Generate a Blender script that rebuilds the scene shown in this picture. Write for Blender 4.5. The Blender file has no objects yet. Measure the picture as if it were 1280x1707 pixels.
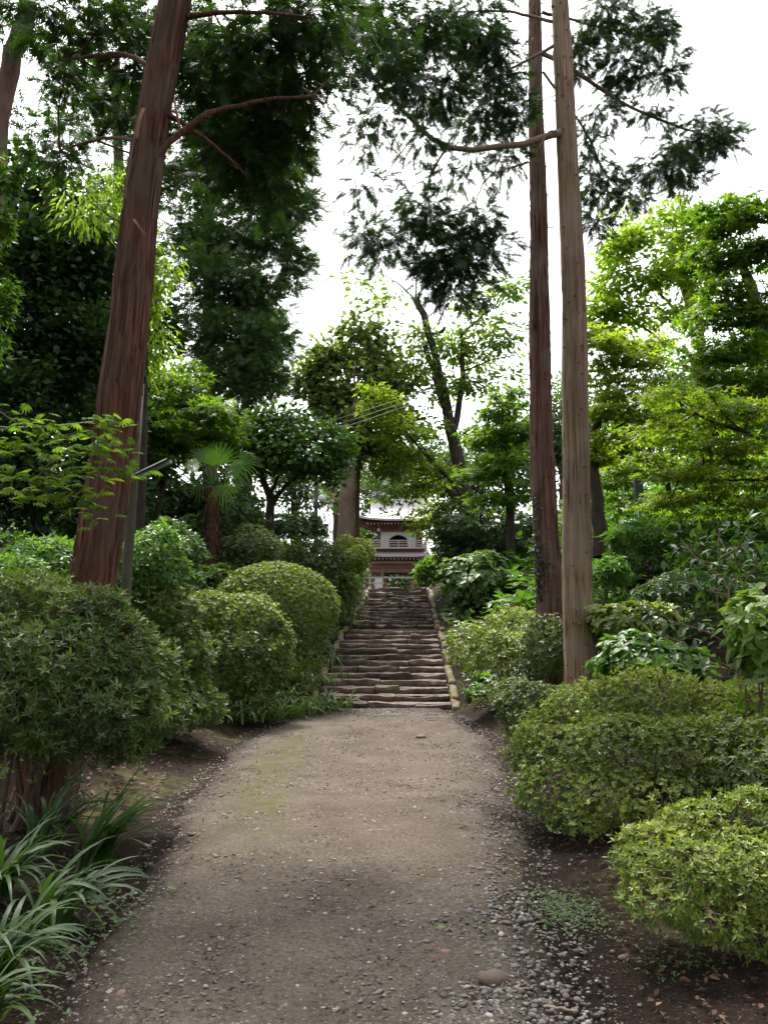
import bpy, math, random
import numpy as np
rng = np.random.default_rng(11)
random.seed(5)
PI = math.pi
scene = bpy.context.scene
C = scene.collection

# ------------------------------------------------------------------ camera, sky, sun, exposure
FPX, CXP, CYP = 1381.0, 640.0, 853.5          # focal length and centre in photo pixels
PITCH = math.radians(7.5)
CAMZ = 1.6
cam_d = bpy.data.cameras.new('camera')
cam = bpy.data.objects.new('camera', cam_d); C.objects.link(cam)
cam.location = (0, 0, CAMZ)
cam.rotation_euler = (math.radians(90) + PITCH, 0, 0)
cam_d.sensor_fit = 'VERTICAL'; cam_d.sensor_height = 17.3; cam_d.sensor_width = 13.0
cam_d.lens = 17.3 * FPX / 1707.0
cam_d.clip_start = 0.05; cam_d.clip_end = 2000
scene.camera = cam

SUN_EL, SUN_AZ = math.radians(60), math.radians(-18)   # azimuth from +Y towards +X
world = bpy.data.worlds.new('World'); scene.world = world; world.use_nodes = True
nt = world.node_tree; nt.nodes.clear()
sky = nt.nodes.new('ShaderNodeTexSky'); sky.sky_type = 'NISHITA'; sky.sun_disc = False
sky.sun_elevation = SUN_EL; sky.sun_rotation = SUN_AZ
sky.air_density = 1.0; sky.dust_density = 4.0; sky.ozone_density = 1.0
hsv = nt.nodes.new('ShaderNodeHueSaturation'); hsv.inputs['Saturation'].default_value = 0.16
hsv.inputs['Value'].default_value = 1.0
bg = nt.nodes.new('ShaderNodeBackground'); bg.inputs['Strength'].default_value = 0.15
wo = nt.nodes.new('ShaderNodeOutputWorld')
nt.links.new(sky.outputs[0], hsv.inputs['Color']); nt.links.new(hsv.outputs[0], bg.inputs['Color'])
nt.links.new(bg.outputs[0], wo.inputs['Surface'])
sun_d = bpy.data.lights.new('sun', 'SUN'); sun_d.energy = 2.2; sun_d.angle = math.radians(9); sun_d.color = (1.0, .955, .88)
sun = bpy.data.objects.new('sun', sun_d); C.objects.link(sun)
from mathutils import Vector
sdir = Vector((math.sin(SUN_AZ)*math.cos(SUN_EL), math.cos(SUN_AZ)*math.cos(SUN_EL), math.sin(SUN_EL)))
sun.rotation_euler = sdir.to_track_quat('Z', 'Y').to_euler(); sun.location = (0, 0, 60)
scene.view_settings.view_transform = 'Standard'; scene.view_settings.look = 'None'
scene.view_settings.gamma = 1.0; scene.view_settings.use_curve_mapping = False
scene.view_settings.exposure = 1.6
scene.render.engine = 'CYCLES'
cy = scene.cycles
cy.max_bounces = 8; cy.diffuse_bounces = 4; cy.glossy_bounces = 2; cy.transmission_bounces = 4; cy.transparent_max_bounces = 4
cy.use_denoising = True; cy.caustics_reflective = False; cy.caustics_refractive = False
cy.sample_clamp_indirect = 6.0

# ------------------------------------------------------------------ small maths
def U(px, py, d):
    """photo direction -> point at forward distance d (metres)"""
    u = px - CXP; v = CYP - py
    yy = FPX*math.cos(PITCH) - v*math.sin(PITCH); zz = FPX*math.sin(PITCH) + v*math.cos(PITCH)
    k = d/yy
    return np.array([u*k, d, CAMZ + zz*k])
def nrm(a): return a/np.maximum(np.linalg.norm(a, axis=-1, keepdims=True), 1e-9)
def rdir(n): return nrm(rng.normal(size=(n, 3)))
def sstep(a, b, x):
    t = np.clip((np.asarray(x, float)-a)/(b-a), 0, 1); return t*t*(3-2*t)
_perm = np.random.default_rng(3).random((256, 256))
def vnoise(x, y):
    x = np.asarray(x, float); y = np.asarray(y, float)
    xi = np.floor(x).astype(int); yi = np.floor(y).astype(int); fx = x-xi; fy = y-yi
    fx = fx*fx*(3-2*fx); fy = fy*fy*(3-2*fy)
    g = lambda a, b: _perm[a % 256, b % 256]
    return (g(xi, yi)*(1-fx)+g(xi+1, yi)*fx)*(1-fy) + (g(xi, yi+1)*(1-fx)+g(xi+1, yi+1)*fx)*fy
def fbm(x, y, o=4):
    s = 0; a = .5
    for i in range(o): s = s + a*(vnoise(x*2**i+17*i, y*2**i+31*i)-.5); a *= .5
    return s

# ------------------------------------------------------------------ terrain
SY = [-30, 15.5, 22.0, 23.2, 30.9, 40, 60, 90, 200]
SZ = [0, 0, 1.365, 1.40, 2.80, 2.85, 3.1, 5.0, 14]
def stz(y): return np.interp(y, SY, SZ)
def pcx(y): return np.interp(y, [0, 3.3, 8, 12.5, 15.5, 31, 60, 200], [-.28, -.27, -.30, -.20, -.03, .58, 1.04, 1.04])
def phw(y): return np.interp(y, [0, 3.3, 5, 8, 12, 15.2, 31, 40, 60, 200], [1.1, 1.15, 1.25, 1.6, 1.8, 1.30, 1.05, 2.2, 5.5, 9])
def H(x, y):
    x = np.asarray(x, float); y = np.asarray(y, float)
    c = pcx(y); hw = phw(y)
    dl = np.maximum(0, c-hw-.1-x); dr = np.maximum(0, x-c-hw-.1)
    gl = np.interp(y, [0, 6, 9, 13, 18, 60, 100], [.03, .06, .22, .42, .55, .5, .3])
    gr = np.interp(y, [0, 5, 9, 12, 18, 60, 100], [.05, .07, .25, .5, .66, .6, .3])
    hl = gl*9*(1-np.exp(-dl/9)); hr = gr*11*(1-np.exp(-dr/11))
    bump = .25*fbm(x*.6, y*.6)*sstep(0.3, 3, dl+dr) + .05*fbm(x*3, y*3)*sstep(.05, .6, dl+dr)
    hill = 11*sstep(9, 45, np.abs(x-.6)+.0*y)*sstep(14, 48, y)
    return stz(y) + hl + hr + bump + hill
def Hs(x, y): return float(H(x, y))

# ------------------------------------------------------------------ mesh builder
class MB:
    def __init__(s): s.V = []; s.F = []; s.A = []; s.n = 0
    def add(s, V, F, a=.5, mat=0, smooth=False):
        V = np.asarray(V, np.float32).reshape(-1, 3); F = np.asarray(F, np.int64)
        s.V.append(V); s.F.append((F + s.n, mat, smooth))
        s.A.append(np.broadcast_to(np.asarray(a, np.float32), (len(V),))); s.n += len(V); return s
    def mesh(s, name, mats):
        me = bpy.data.meshes.new(name)
        if s.n == 0: return me
        V = np.concatenate(s.V); A = np.concatenate(s.A)
        loops = np.concatenate([f.ravel() for f, m, sm in s.F])
        sizes = np.concatenate([np.full(len(f), f.shape[1]) for f, m, sm in s.F])
        starts = np.concatenate([[0], np.cumsum(sizes)[:-1]])
        mi = np.concatenate([np.full(len(f), m) for f, m, sm in s.F])
        sm = np.concatenate([np.full(len(f), sm_) for f, m, sm_ in s.F])
        me.vertices.add(len(V)); me.vertices.foreach_set('co', V.ravel())
        me.loops.add(len(loops)); me.loops.foreach_set('vertex_index', loops.astype(np.int32))
        me.polygons.add(len(sizes)); me.polygons.foreach_set('loop_start', starts.astype(np.int32))
        me.polygons.foreach_set('material_index', mi.astype(np.int32))
        me.polygons.foreach_set('use_smooth', sm.astype(bool))
        at = me.attributes.new('v', 'FLOAT', 'POINT'); at.data.foreach_set('value', A.astype(np.float32))
        for m in (mats if isinstance(mats, (list, tuple)) else [mats]): me.materials.append(m)
        me.update(calc_edges=True); return me
    def build(s, name, mats, parent=None, origin=None):
        if origin is not None:
            o_ = np.asarray(origin, np.float32); s.V = [v - o_ for v in s.V]
        ob = bpy.data.objects.new(name, s.mesh(name, mats)); C.objects.link(ob)
        if parent is not None: ob.parent = parent
        elif origin is not None: ob.location = tuple(float(q) for q in origin)
        return ob
def tag(o, label=None, cat=None, group=None, kind=None):
    if label: o['label'] = label
    if cat: o['category'] = cat
    if group: o['group'] = group
    if kind: o['kind'] = kind
    return o
def thing(name, label, cat, loc=(0, 0, 0), group=None):
    o = bpy.data.objects.new(name, None); C.objects.link(o); o.empty_display_size = .2
    o.location = tuple(float(q) for q in loc); return tag(o, label, cat, group)
def box(mb, c, s, a=.5, mat=0, rz=0):
    c = np.array(c, float); s = np.array(s, float)/2
    V = np.array([[x, y, z] for x in (-1, 1) for y in (-1, 1) for z in (-1, 1)])*s
    if rz: V = V @ np.array([[math.cos(rz), math.sin(rz), 0], [-math.sin(rz), math.cos(rz), 0], [0, 0, 1]])
    mb.add(V+c, [[0, 1, 3, 2], [4, 6, 7, 5], [0, 4, 5, 1], [2, 3, 7, 6], [0, 2, 6, 4], [1, 5, 7, 3]], a, mat); return mb
def tube(mb, pts, rad, n=6, a=.5, mat=0, caps=True, smooth=True):
    pts = np.asarray(pts, float); rad = np.broadcast_to(np.asarray(rad, float), (len(pts),)); m = len(pts)
    T = nrm(np.gradient(pts, axis=0)); ref = np.array([0, 0, 1.]) if abs(T[0, 2]) < .9 else np.array([0, 1., 0])
    S = nrm(np.cross(T, ref)); B = np.cross(S, T)
    th = np.arange(n)*2*PI/n
    V = pts[:, None] + rad[:, None, None]*(S[:, None]*np.cos(th)[None, :, None] + B[:, None]*np.sin(th)[None, :, None])
    i = np.arange(m-1)[:, None]*n; j = np.arange(n)[None]; k = (j+1) % n
    F = np.stack([i+j, i+k, i+n+k, i+n+j], -1).reshape(-1, 4)
    mb.add(V.reshape(-1, 3), F, a, mat, smooth)
    if caps and n > 2 and rad[-1] > .004:
        mb.F.append((np.array([[mb.n-n+q for q in range(n)][::1]]), mat, False))
    return mb
def curve_pts(ctrl, n=12):
    """Catmull-Rom through control points"""
    P = np.asarray(ctrl, float); P = np.vstack([2*P[0]-P[1], P, 2*P[-1]-P[-2]]); out = []
    segs = len(P)-3; per = max(2, n//segs)
    for i in range(segs):
        p0, p1, p2, p3 = P[i:i+4]
        for t in np.arange(per)/per:
            out.append(.5*((2*p1)+(-p0+p2)*t+(2*p0-5*p1+4*p2-p3)*t*t+(-p0+3*p1-3*p2+p3)*t**3))
    out.append(P[-2]); return np.array(out)

# ------------------------------------------------------------------ materials
def mat_new(name):
    m = bpy.data.materials.new(name); m.use_nodes = True; t = m.node_tree; t.nodes.clear()
    out = t.nodes.new('ShaderNodeOutputMaterial'); return m, t, out
def L(t, a, b): t.links.new(a, b)
def ramp(t, stops):
    r = t.nodes.new('ShaderNodeValToRGB'); e = r.color_ramp.elements
    while len(e) < len(stops): e.new(.5)
    for q, (p, c) in zip(e, stops): q.position = p; q.color = (*c, 1)
    return r
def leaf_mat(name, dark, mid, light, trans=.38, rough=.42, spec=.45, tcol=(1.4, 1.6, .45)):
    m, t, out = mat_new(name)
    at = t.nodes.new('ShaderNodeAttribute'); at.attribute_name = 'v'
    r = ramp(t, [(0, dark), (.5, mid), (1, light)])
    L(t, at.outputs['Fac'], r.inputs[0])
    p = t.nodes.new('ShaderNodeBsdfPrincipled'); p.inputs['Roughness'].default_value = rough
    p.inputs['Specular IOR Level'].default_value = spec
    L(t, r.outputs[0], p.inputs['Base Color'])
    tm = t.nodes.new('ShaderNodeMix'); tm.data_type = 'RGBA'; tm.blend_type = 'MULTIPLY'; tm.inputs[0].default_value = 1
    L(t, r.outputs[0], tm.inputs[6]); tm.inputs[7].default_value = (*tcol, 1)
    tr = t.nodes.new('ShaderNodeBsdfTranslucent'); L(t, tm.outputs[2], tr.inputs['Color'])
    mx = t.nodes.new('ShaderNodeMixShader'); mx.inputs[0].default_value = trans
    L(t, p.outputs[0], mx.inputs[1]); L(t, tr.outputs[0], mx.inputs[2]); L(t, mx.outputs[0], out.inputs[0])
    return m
def noise_mat(name, stops, scale=(8, 8, 8), detail=6, rough=.85, bump=.3, bdist=.02, spec=.3, rough_n=.6, metal=0, nscale=1.0):
    m, t, out = mat_new(name)
    tc = t.nodes.new('ShaderNodeTexCoord'); mp = t.nodes.new('ShaderNodeMapping'); mp.inputs['Scale'].default_value = scale
    L(t, tc.outputs['Object'], mp.inputs[0])
    no = t.nodes.new('ShaderNodeTexNoise'); no.inputs['Scale'].default_value = nscale; no.inputs['Detail'].default_value = detail
    no.inputs['Roughness'].default_value = rough_n; L(t, mp.outputs[0], no.inputs['Vector'])
    r = ramp(t, stops); L(t, no.outputs['Fac'], r.inputs[0])
    p = t.nodes.new('ShaderNodeBsdfPrincipled'); p.inputs['Roughness'].default_value = rough; p.inputs['Metallic'].default_value = metal
    p.inputs['Specular IOR Level'].default_value = spec
    L(t, r.outputs[0], p.inputs['Base Color'])
    if bump:
        b = t.nodes.new('ShaderNodeBump'); b.inputs['Strength'].default_value = bump; b.inputs['Distance'].default_value = bdist
        L(t, no.outputs['Fac'], b.inputs['Height']); L(t, b.outputs[0], p.inputs['Normal'])
    L(t, p.outputs[0], out.inputs[0]); return m
M = {}
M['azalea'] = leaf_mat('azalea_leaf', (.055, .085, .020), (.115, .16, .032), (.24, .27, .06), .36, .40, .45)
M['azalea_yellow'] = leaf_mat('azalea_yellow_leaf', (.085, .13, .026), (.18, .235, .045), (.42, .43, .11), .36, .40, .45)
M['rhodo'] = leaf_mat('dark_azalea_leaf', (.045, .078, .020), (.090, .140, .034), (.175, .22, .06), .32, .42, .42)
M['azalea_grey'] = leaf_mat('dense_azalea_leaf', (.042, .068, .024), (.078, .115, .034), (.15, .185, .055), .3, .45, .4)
M['hydrangea'] = leaf_mat('hydrangea_leaf', (.045, .10, .022), (.085, .18, .03), (.15, .26, .045), .38, .42, .45)
M['hosta'] = leaf_mat('pale_broad_leaf', (.07, .14, .03), (.13, .22, .045), (.21, .30, .07), .4, .4, .45)
M['aucuba'] = leaf_mat('aucuba_leaf', (.045, .095, .028), (.085, .155, .042), (.15, .23, .06), .3, .48, .4)
M['camellia'] = leaf_mat('camellia_leaf', (.022, .062, .016), (.045, .11, .022), (.11, .19, .03), .34, .33, .5)
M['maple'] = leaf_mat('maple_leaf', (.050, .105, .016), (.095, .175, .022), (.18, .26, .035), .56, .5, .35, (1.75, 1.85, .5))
M['maple_dark'] = leaf_mat('dark_maple_leaf', (.032, .075, .014), (.060, .125, .018), (.10, .18, .028), .45, .5, .35)  # darker, less translucent green for the frame-edge maple and slope ferns
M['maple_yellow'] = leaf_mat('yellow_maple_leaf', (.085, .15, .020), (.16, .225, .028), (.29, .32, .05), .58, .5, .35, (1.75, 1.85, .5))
M['pale_tree'] = leaf_mat('pale_tree_leaf', (.08, .15, .022), (.14, .225, .03), (.25, .32, .05), .58, .5, .35, (1.75, 1.85, .5))
M['cherry'] = leaf_mat('cherry_leaf', (.055, .11, .022), (.10, .17, .032), (.18, .24, .05), .48, .5, .35, (1.75, 1.85, .5))
M['evergreen'] = leaf_mat('evergreen_leaf', (.028, .060, .016), (.050, .105, .024), (.095, .16, .034), .32, .4, .5)
M['broadleaf'] = leaf_mat('broadleaf_leaf', (.032, .075, .018), (.058, .125, .025), (.11, .19, .04), .33, .36, .5)
M['dark'] = leaf_mat('deep_evergreen_leaf', (.018, .042, .014), (.032, .068, .020), (.060, .11, .027), .28, .5, .35)
M['blue'] = leaf_mat('bluegreen_leaf', (.05, .09, .042), (.10, .155, .06), (.24, .28, .075), .36, .5, .4)
M['hinoki'] = leaf_mat('cypress_spray', (.020, .045, .020), (.033, .068, .027), (.058, .105, .036), .26, .6, .3)
M['cedar'] = leaf_mat('cedar_spray', (.019, .045, .015), (.033, .072, .020), (.066, .12, .028), .3, .6, .3)
M['conifer'] = leaf_mat('conifer_spray', (.038, .075, .034), (.062, .115, .046), (.11, .17, .06), .32, .6, .3)
M['lily'] = leaf_mat('strap_leaf', (.026, .065, .016), (.055, .115, .027), (.13, .20, .05), .3, .40, .45)
M['ivy'] = leaf_mat('ivy_leaf', (.012, .028, .014), (.022, .045, .02), (.04, .07, .03), .15, .3, .6)
M['clover'] = leaf_mat('clover_leaf', (.045, .085, .025), (.08, .13, .04), (.15, .21, .07), .3, .5, .4)
M['palm'] = leaf_mat('palm_leaf', (.05, .12, .024), (.085, .185, .032), (.13, .24, .042), .4, .5, .35)
M['litter'] = leaf_mat('dead_leaf', (.05, .025, .014), (.10, .05, .028), (.22, .14, .08), .12, .7, .25, (1.1, .8, .5))
M['twig'] = noise_mat('twig_bark', [(0, (.035, .024, .017)), (1, (.10, .07, .05))], (20, 20, 20), rough=.9, bump=.2)
M['shrub_stem'] = noise_mat('shrub_stem_bark', [(0, (.06, .042, .03)), (1, (.17, .12, .085))], (25, 25, 25), rough=.9, bump=.3, bdist=.005)
M['pale_stem'] = noise_mat('pale_stem_bark', [(0, (.14, .09, .06)), (1, (.30, .20, .14))], (25, 25, 25), rough=.85, bump=.3, bdist=.005)
M['grey_bark'] = noise_mat('grey_bark', [(.2, (.05, .04, .032)), (.8, (.17, .14, .11))], (9, 9, 3), rough=.95, bump=.6, bdist=.03)
M['dark_bark'] = noise_mat('dark_bark', [(.2, (.018, .014, .011)), (.8, (.075, .058, .045))], (7, 7, 3), rough=.95, bump=.7, bdist=.04)
M['snag_bark'] = noise_mat('snag_bark', [(.2, (.09, .055, .035)), (.8, (.22, .14, .09))], (7, 7, 3), rough=.95, bump=.6, bdist=.04)
def bark_mat(name, dark, mid, light, grey, along=.55, across=34):
    m, t, out = mat_new(name)
    tc = t.nodes.new('ShaderNodeTexCoord'); mp = t.nodes.new('ShaderNodeMapping'); mp.inputs['Scale'].default_value = (across, across, along*2)
    L(t, tc.outputs['Object'], mp.inputs[0])
    n1 = t.nodes.new('ShaderNodeTexNoise'); n1.inputs['Scale'].default_value = 1; n1.inputs['Detail'].default_value = 7; n1.inputs['Roughness'].default_value = .62
    n1.inputs['Distortion'].default_value = .6
    L(t, mp.outputs[0], n1.inputs['Vector'])
    n2 = t.nodes.new('ShaderNodeTexNoise'); n2.inputs['Scale'].default_value = 2.2; n2.inputs['Detail'].default_value = 4
    L(t, tc.outputs['Object'], n2.inputs['Vector'])
    r1 = ramp(t, [(.28, dark), (.47, mid), (.70, light)]); L(t, n1.outputs['Fac'], r1.inputs[0])
    r2 = ramp(t, [(.42, (0, 0, 0)), (.66, (1, 1, 1))]); L(t, n2.outputs['Fac'], r2.inputs[0])
    at = t.nodes.new('ShaderNodeAttribute'); at.attribute_name = 'v'
    mg = t.nodes.new('ShaderNodeMix'); mg.data_type = 'RGBA'; mg.blend_type = 'MIX'
    ml = t.nodes.new('ShaderNodeMath'); ml.operation = 'MULTIPLY'; ml.inputs[1].default_value = .8; L(t, r2.outputs[0], ml.inputs[0])
    L(t, ml.outputs[0], mg.inputs[0]); L(t, r1.outputs[0], mg.inputs[6]); mg.inputs[7].default_value = (*grey, 1)
    md = t.nodes.new('ShaderNodeMix'); md.data_type = 'RGBA'; md.blend_type = 'MULTIPLY'; md.inputs[0].default_value = 1
    rg = ramp(t, [(0, (.30, .26, .25)), (.45, (.85, .85, .85)), (1, (1.2, 1.15, 1.1))]); L(t, at.outputs['Fac'], rg.inputs[0])
    L(t, mg.outputs[2], md.inputs[6]); L(t, rg.outputs[0], md.inputs[7])
    p = t.nodes.new('ShaderNodeBsdfPrincipled'); p.inputs['Roughness'].default_value = .9; p.inputs['Specular IOR Level'].default_value = .2
    L(t, md.outputs[2], p.inputs['Base Color'])
    b = t.nodes.new('ShaderNodeBump'); b.inputs['Strength'].default_value = 1.0; b.inputs['Distance'].default_value = .026
    L(t, n1.outputs['Fac'], b.inputs['Height']); L(t, b.outputs[0], p.inputs['Normal'])
    L(t, p.outputs[0], out.inputs[0]); return m
M['bark_red'] = bark_mat('cedar_bark_red', (.024, .011, .008), (.105, .046, .030), (.22, .115, .075), (.13, .09, .07))
M['bark_red2'] = bark_mat('cedar_bark_dull', (.04, .018, .014), (.135, .065, .050), (.25, .15, .12), (.19, .145, .12))
M['bark_tan'] = bark_mat('cypress_bark', (.050, .032, .022), (.215, .145, .098), (.38, .28, .20), (.30, .23, .17), .5, 44)

def ground_mat(name, path):
    m, t, out = mat_new(name)
    tc = t.nodes.new('ShaderNodeTexCoord')
    def noise(s, d=6, r=.6):
        n = t.nodes.new('ShaderNodeTexNoise'); n.inputs['Scale'].default_value = s; n.inputs['Detail'].default_value = d; n.inputs['Roughness'].default_value = r
        L(t, tc.outputs['Object'], n.inputs['Vector']); return n
    n1 = noise(1.6); n2 = noise(38, 5, .7); n3 = noise(7, 5)
    if path:
        r1 = ramp(t, [(.28, (.070, .056, .044)), (.5, (.103, .084, .067)), (.76, (.138, .114, .093))])
    else:
        r1 = ramp(t, [(.3, (.012, .008, .006)), (.55, (.022, .014, .0105)), (.75, (.040, .025, .018))])
    L(t, n1.outputs['Fac'], r1.inputs[0])
    r2 = ramp(t, [(.3, (.48, .46, .44)), (.5, (1, 1, 1)), (.72, (1.5, 1.48, 1.46))]); L(t, n2.outputs['Fac'], r2.inputs[0])
    m1 = t.nodes.new('ShaderNodeMix'); m1.data_type = 'RGBA'; m1.blend_type = 'MULTIPLY'; m1.inputs[0].default_value = 1
    src = r1.outputs[0]
    if path:
        ea = t.nodes.new('ShaderNodeAttribute'); ea.attribute_name = 'e'
        me_ = t.nodes.new('ShaderNodeMix'); me_.data_type = 'RGBA'; L(t, ea.outputs['Fac'], me_.inputs[0]); me_.inputs[6].default_value = (.028, .019, .0145, 1); L(t, src, me_.inputs[7]); src = me_.outputs[2]
    L(t, src, m1.inputs[6]); L(t, r2.outputs[0], m1.inputs[7])
    vo = t.nodes.new('ShaderNodeTexVoronoi'); vo.inputs['Scale'].default_value = 75; L(t, tc.outputs['Object'], vo.inputs['Vector'])
    vr = ramp(t, [(.66, (0, 0, 0)), (.70, (1, 1, 1))]); sx_ = t.nodes.new('ShaderNodeSeparateColor'); L(t, vo.outputs['Color'], sx_.inputs[0]); L(t, sx_.outputs[0], vr.inputs[0])
    vd = ramp(t, [(.28, (1, 1, 1)), (.36, (0, 0, 0))]); L(t, vo.outputs['Distance'], vd.inputs[0])
    vm = t.nodes.new('ShaderNodeMath'); vm.operation = 'MULTIPLY'; L(t, vr.outputs[0], vm.inputs[0]); L(t, vd.outputs[0], vm.inputs[1])
    vmm = t.nodes.new('ShaderNodeMath'); vmm.operation = 'MULTIPLY'; vmm.inputs[1].default_value = .75 if path else .3; L(t, vm.outputs[0], vmm.inputs[0])
    vc = ramp(t, [(0, (.05, .04, .036)), (.45, (.17, .15, .135)), (1, (.36, .33, .30))]); L(t, sx_.outputs[1], vc.inputs[0])
    ms = t.nodes.new('ShaderNodeMix'); ms.data_type = 'RGBA'; L(t, vmm.outputs[0], ms.inputs[0]); L(t, m1.outputs[2], ms.inputs[6]); L(t, vc.outputs[0], ms.inputs[7]); m1 = ms
    # moss film where the attribute says so, broken by noise
    at = t.nodes.new('ShaderNodeAttribute'); at.attribute_name = 'v'
    mu = t.nodes.new('ShaderNodeMath'); mu.operation = 'MULTIPLY'
    r3 = ramp(t, [(.40, (0, 0, 0)), (.62, (1, 1, 1))]); L(t, n3.outputs['Fac'], r3.inputs[0])
    L(t, at.outputs['Fac'], mu.inputs[0]); L(t, r3.outputs[0], mu.inputs[1])
    m2 = t.nodes.new('ShaderNodeMix'); m2.data_type = 'RGBA'; L(t, mu.outputs[0], m2.inputs[0]); L(t, m1.outputs[2], m2.inputs[6])
    m2.inputs[7].default_value = (.082, .078, .026, 1)
    p = t.nodes.new('ShaderNodeBsdfPrincipled'); p.inputs['Roughness'].default_value = .95; p.inputs['Specular IOR Level'].default_value = .08
    L(t, m2.outputs[2], p.inputs['Base Color'])
    b = t.nodes.new('ShaderNodeBump'); b.inputs['Strength'].default_value = .8; b.inputs['Distance'].default_value = .022
    L(t, n2.outputs['Fac'], b.inputs['Height']); L(t, b.outputs[0], p.inputs['Normal'])
    L(t, p.outputs[0], out.inputs[0]); return m
M['path'] = ground_mat('trodden_earth', True); M['soil'] = ground_mat('forest_soil', False)
def stone_mat(name, stops, moss=0.0, mosscol=(.16, .13, .03)):
    m, t, out = mat_new(name)
    tc = t.nodes.new('ShaderNodeTexCoord'); oi = t.nodes.new('ShaderNodeObjectInfo')
    ad = t.nodes.new('ShaderNodeVectorMath'); ad.operation = 'ADD'; L(t, tc.outputs['Object'], ad.inputs[0]); L(t, oi.outputs['Location'], ad.inputs[1])
    n = t.nodes.new('ShaderNodeTexNoise'); n.inputs['Scale'].default_value = 9; n.inputs['Detail'].default_value = 7; n.inputs['Roughness'].default_value = .65
    L(t, ad.outputs[0], n.inputs['Vector']); r = ramp(t, stops); L(t, n.outputs['Fac'], r.inputs[0])
    n2 = t.nodes.new('ShaderNodeTexNoise'); n2.inputs['Scale'].default_value = 2.5; n2.inputs['Detail'].default_value = 5; L(t, ad.outputs[0], n2.inputs['Vector'])
    rm = ramp(t, [(.62-moss*.35, (0, 0, 0)), (.72-moss*.25, (1, 1, 1))]); L(t, n2.outputs['Fac'], rm.inputs[0])
    mx = t.nodes.new('ShaderNodeMix'); mx.data_type = 'RGBA'; mm = t.nodes.new('ShaderNodeMath'); mm.operation = 'MULTIPLY'; mm.inputs[1].default_value = min(1, .5+moss)
    L(t, rm.outputs[0], mm.inputs[0]); L(t, mm.outputs[0], mx.inputs[0]); L(t, r.outputs[0], mx.inputs[6]); mx.inputs[7].default_value = (*mosscol, 1)
    hs = t.nodes.new('ShaderNodeHueSaturation'); mr = t.nodes.new('ShaderNodeMapRange'); mr.inputs[3].default_value = .7; mr.inputs[4].default_value = 1.25
    L(t, oi.outputs['Random'], mr.inputs[0]); L(t, mr.outputs[0], hs.inputs['Value']); L(t, mx.outputs[2], hs.inputs['Color'])
    p = t.nodes.new('ShaderNodeBsdfPrincipled'); p.inputs['Roughness'].default_value = .85; p.inputs['Specular IOR Level'].default_value = .3
    L(t, hs.outputs[0], p.inputs['Base Color'])
    b = t.nodes.new('ShaderNodeBump'); b.inputs['Strength'].default_value = .6; b.inputs['Distance'].default_value = .015
    L(t, n.outputs['Fac'], b.inputs['Height']); L(t, b.outputs[0], p.inputs['Normal']); L(t, p.outputs[0], out.inputs[0]); return m
M['step'] = stone_mat('worn_step_stone', [(.25, (.055, .036, .030)), (.5, (.140, .098, .082)), (.78, (.27, .215, .185))], .20, (.10, .095, .035))
M['tread'] = noise_mat('dusty_tread_earth', [(.3, (.13, .105, .08)), (.55, (.24, .20, .16)), (.75, (.34, .295, .25))], (14, 14, 14), rough=.9, bump=.5, bdist=.015)
M['kerb'] = stone_mat('mossy_kerb_stone', [(.25, (.08, .058, .042)), (.5, (.15, .112, .08)), (.78, (.25, .20, .15))], .42, (.12, .105, .03))
M['pebble_grey'] = stone_mat('grey_pebble', [(.3, (.105, .10, .10)), (.7, (.225, .21, .205))], -.5)
M['pebble_pale'] = stone_mat('pale_pebble', [(.3, (.24, .215, .19)), (.7, (.40, .36, .32))], -.5)
M['pebble_red'] = stone_mat('reddish_pebble', [(.3, (.15, .085, .065)), (.7, (.27, .17, .135))], -.5)
def attr_mat(name, stops, rough=.8):
    m, t, out = mat_new(name); at = t.nodes.new('ShaderNodeAttribute'); at.attribute_name = 'v'
    r = ramp(t, stops); L(t, at.outputs['Fac'], r.inputs[0]); p = t.nodes.new('ShaderNodeBsdfPrincipled'); p.inputs['Roughness'].default_value = rough
    p.inputs['Specular IOR Level'].default_value = .35
    L(t, r.outputs[0], p.inputs['Base Color']); L(t, p.outputs[0], out.inputs[0]); return m
M['gravel'] = attr_mat('gravel_stone', [(0, (.06, .048, .042)), (.4, (.125, .105, .092)), (.75, (.19, .17, .155)), (1, (.36, .32, .29))])
def flat(name, c, rough=.6, spec=.4, metal=0): return noise_mat(name, [(.3, tuple(q*.85 for q in c)), (.7, tuple(min(1, q*1.12) for q in c))], (6, 6, 6), rough=rough, bump=.08, bdist=.01, spec=spec, metal=metal)
M['red_wood'] = flat('red_painted_wood', (.22, .085, .062)); M['brown_wood'] = flat('brown_wood', (.20, .125, .09))
M['white_plaster'] = flat('white_plaster', (.78, .78, .76), .9); M['roof_copper'] = flat('grey_copper_roof', (.52, .48, .51), .38, .5)
M['pale_wood'] = flat('weathered_pale_wood', (.52, .49, .46), .8); M['beige_beam'] = flat('beige_beam', (.40, .35, .26), .8)
M['black'] = flat('dark_interior', (.015, .014, .014), .7); M['post_wood'] = flat('tan_post_wood', (.26, .14, .08), .8)
M['rail_metal'] = flat('pale_rail', (.62, .60, .57), .5); M['dark_metal'] = flat('dark_metal', (.03, .035, .04), .45, .5)
M['globe'] = flat('milk_glass', (.88, .88, .86), .3, .5); M['pole_green'] = flat('grey_green_pole', (.07, .066, .042), .8)
M['hood'] = flat('grey_green_hood', (.10, .125, .105), .6); M['tube'] = flat('white_tube', (.26, .30, .25), .6)
M['wire'] = flat('pale_cable', (.30, .30, .30), .6); M['fibre'] = flat('palm_fibre', (.085, .045, .03), .95)
M['wood_strip'] = flat('peeled_bark', (.30, .15, .09), .9); M['white_tip'] = flat('white_paint', (.8, .79, .74), .7)
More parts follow.
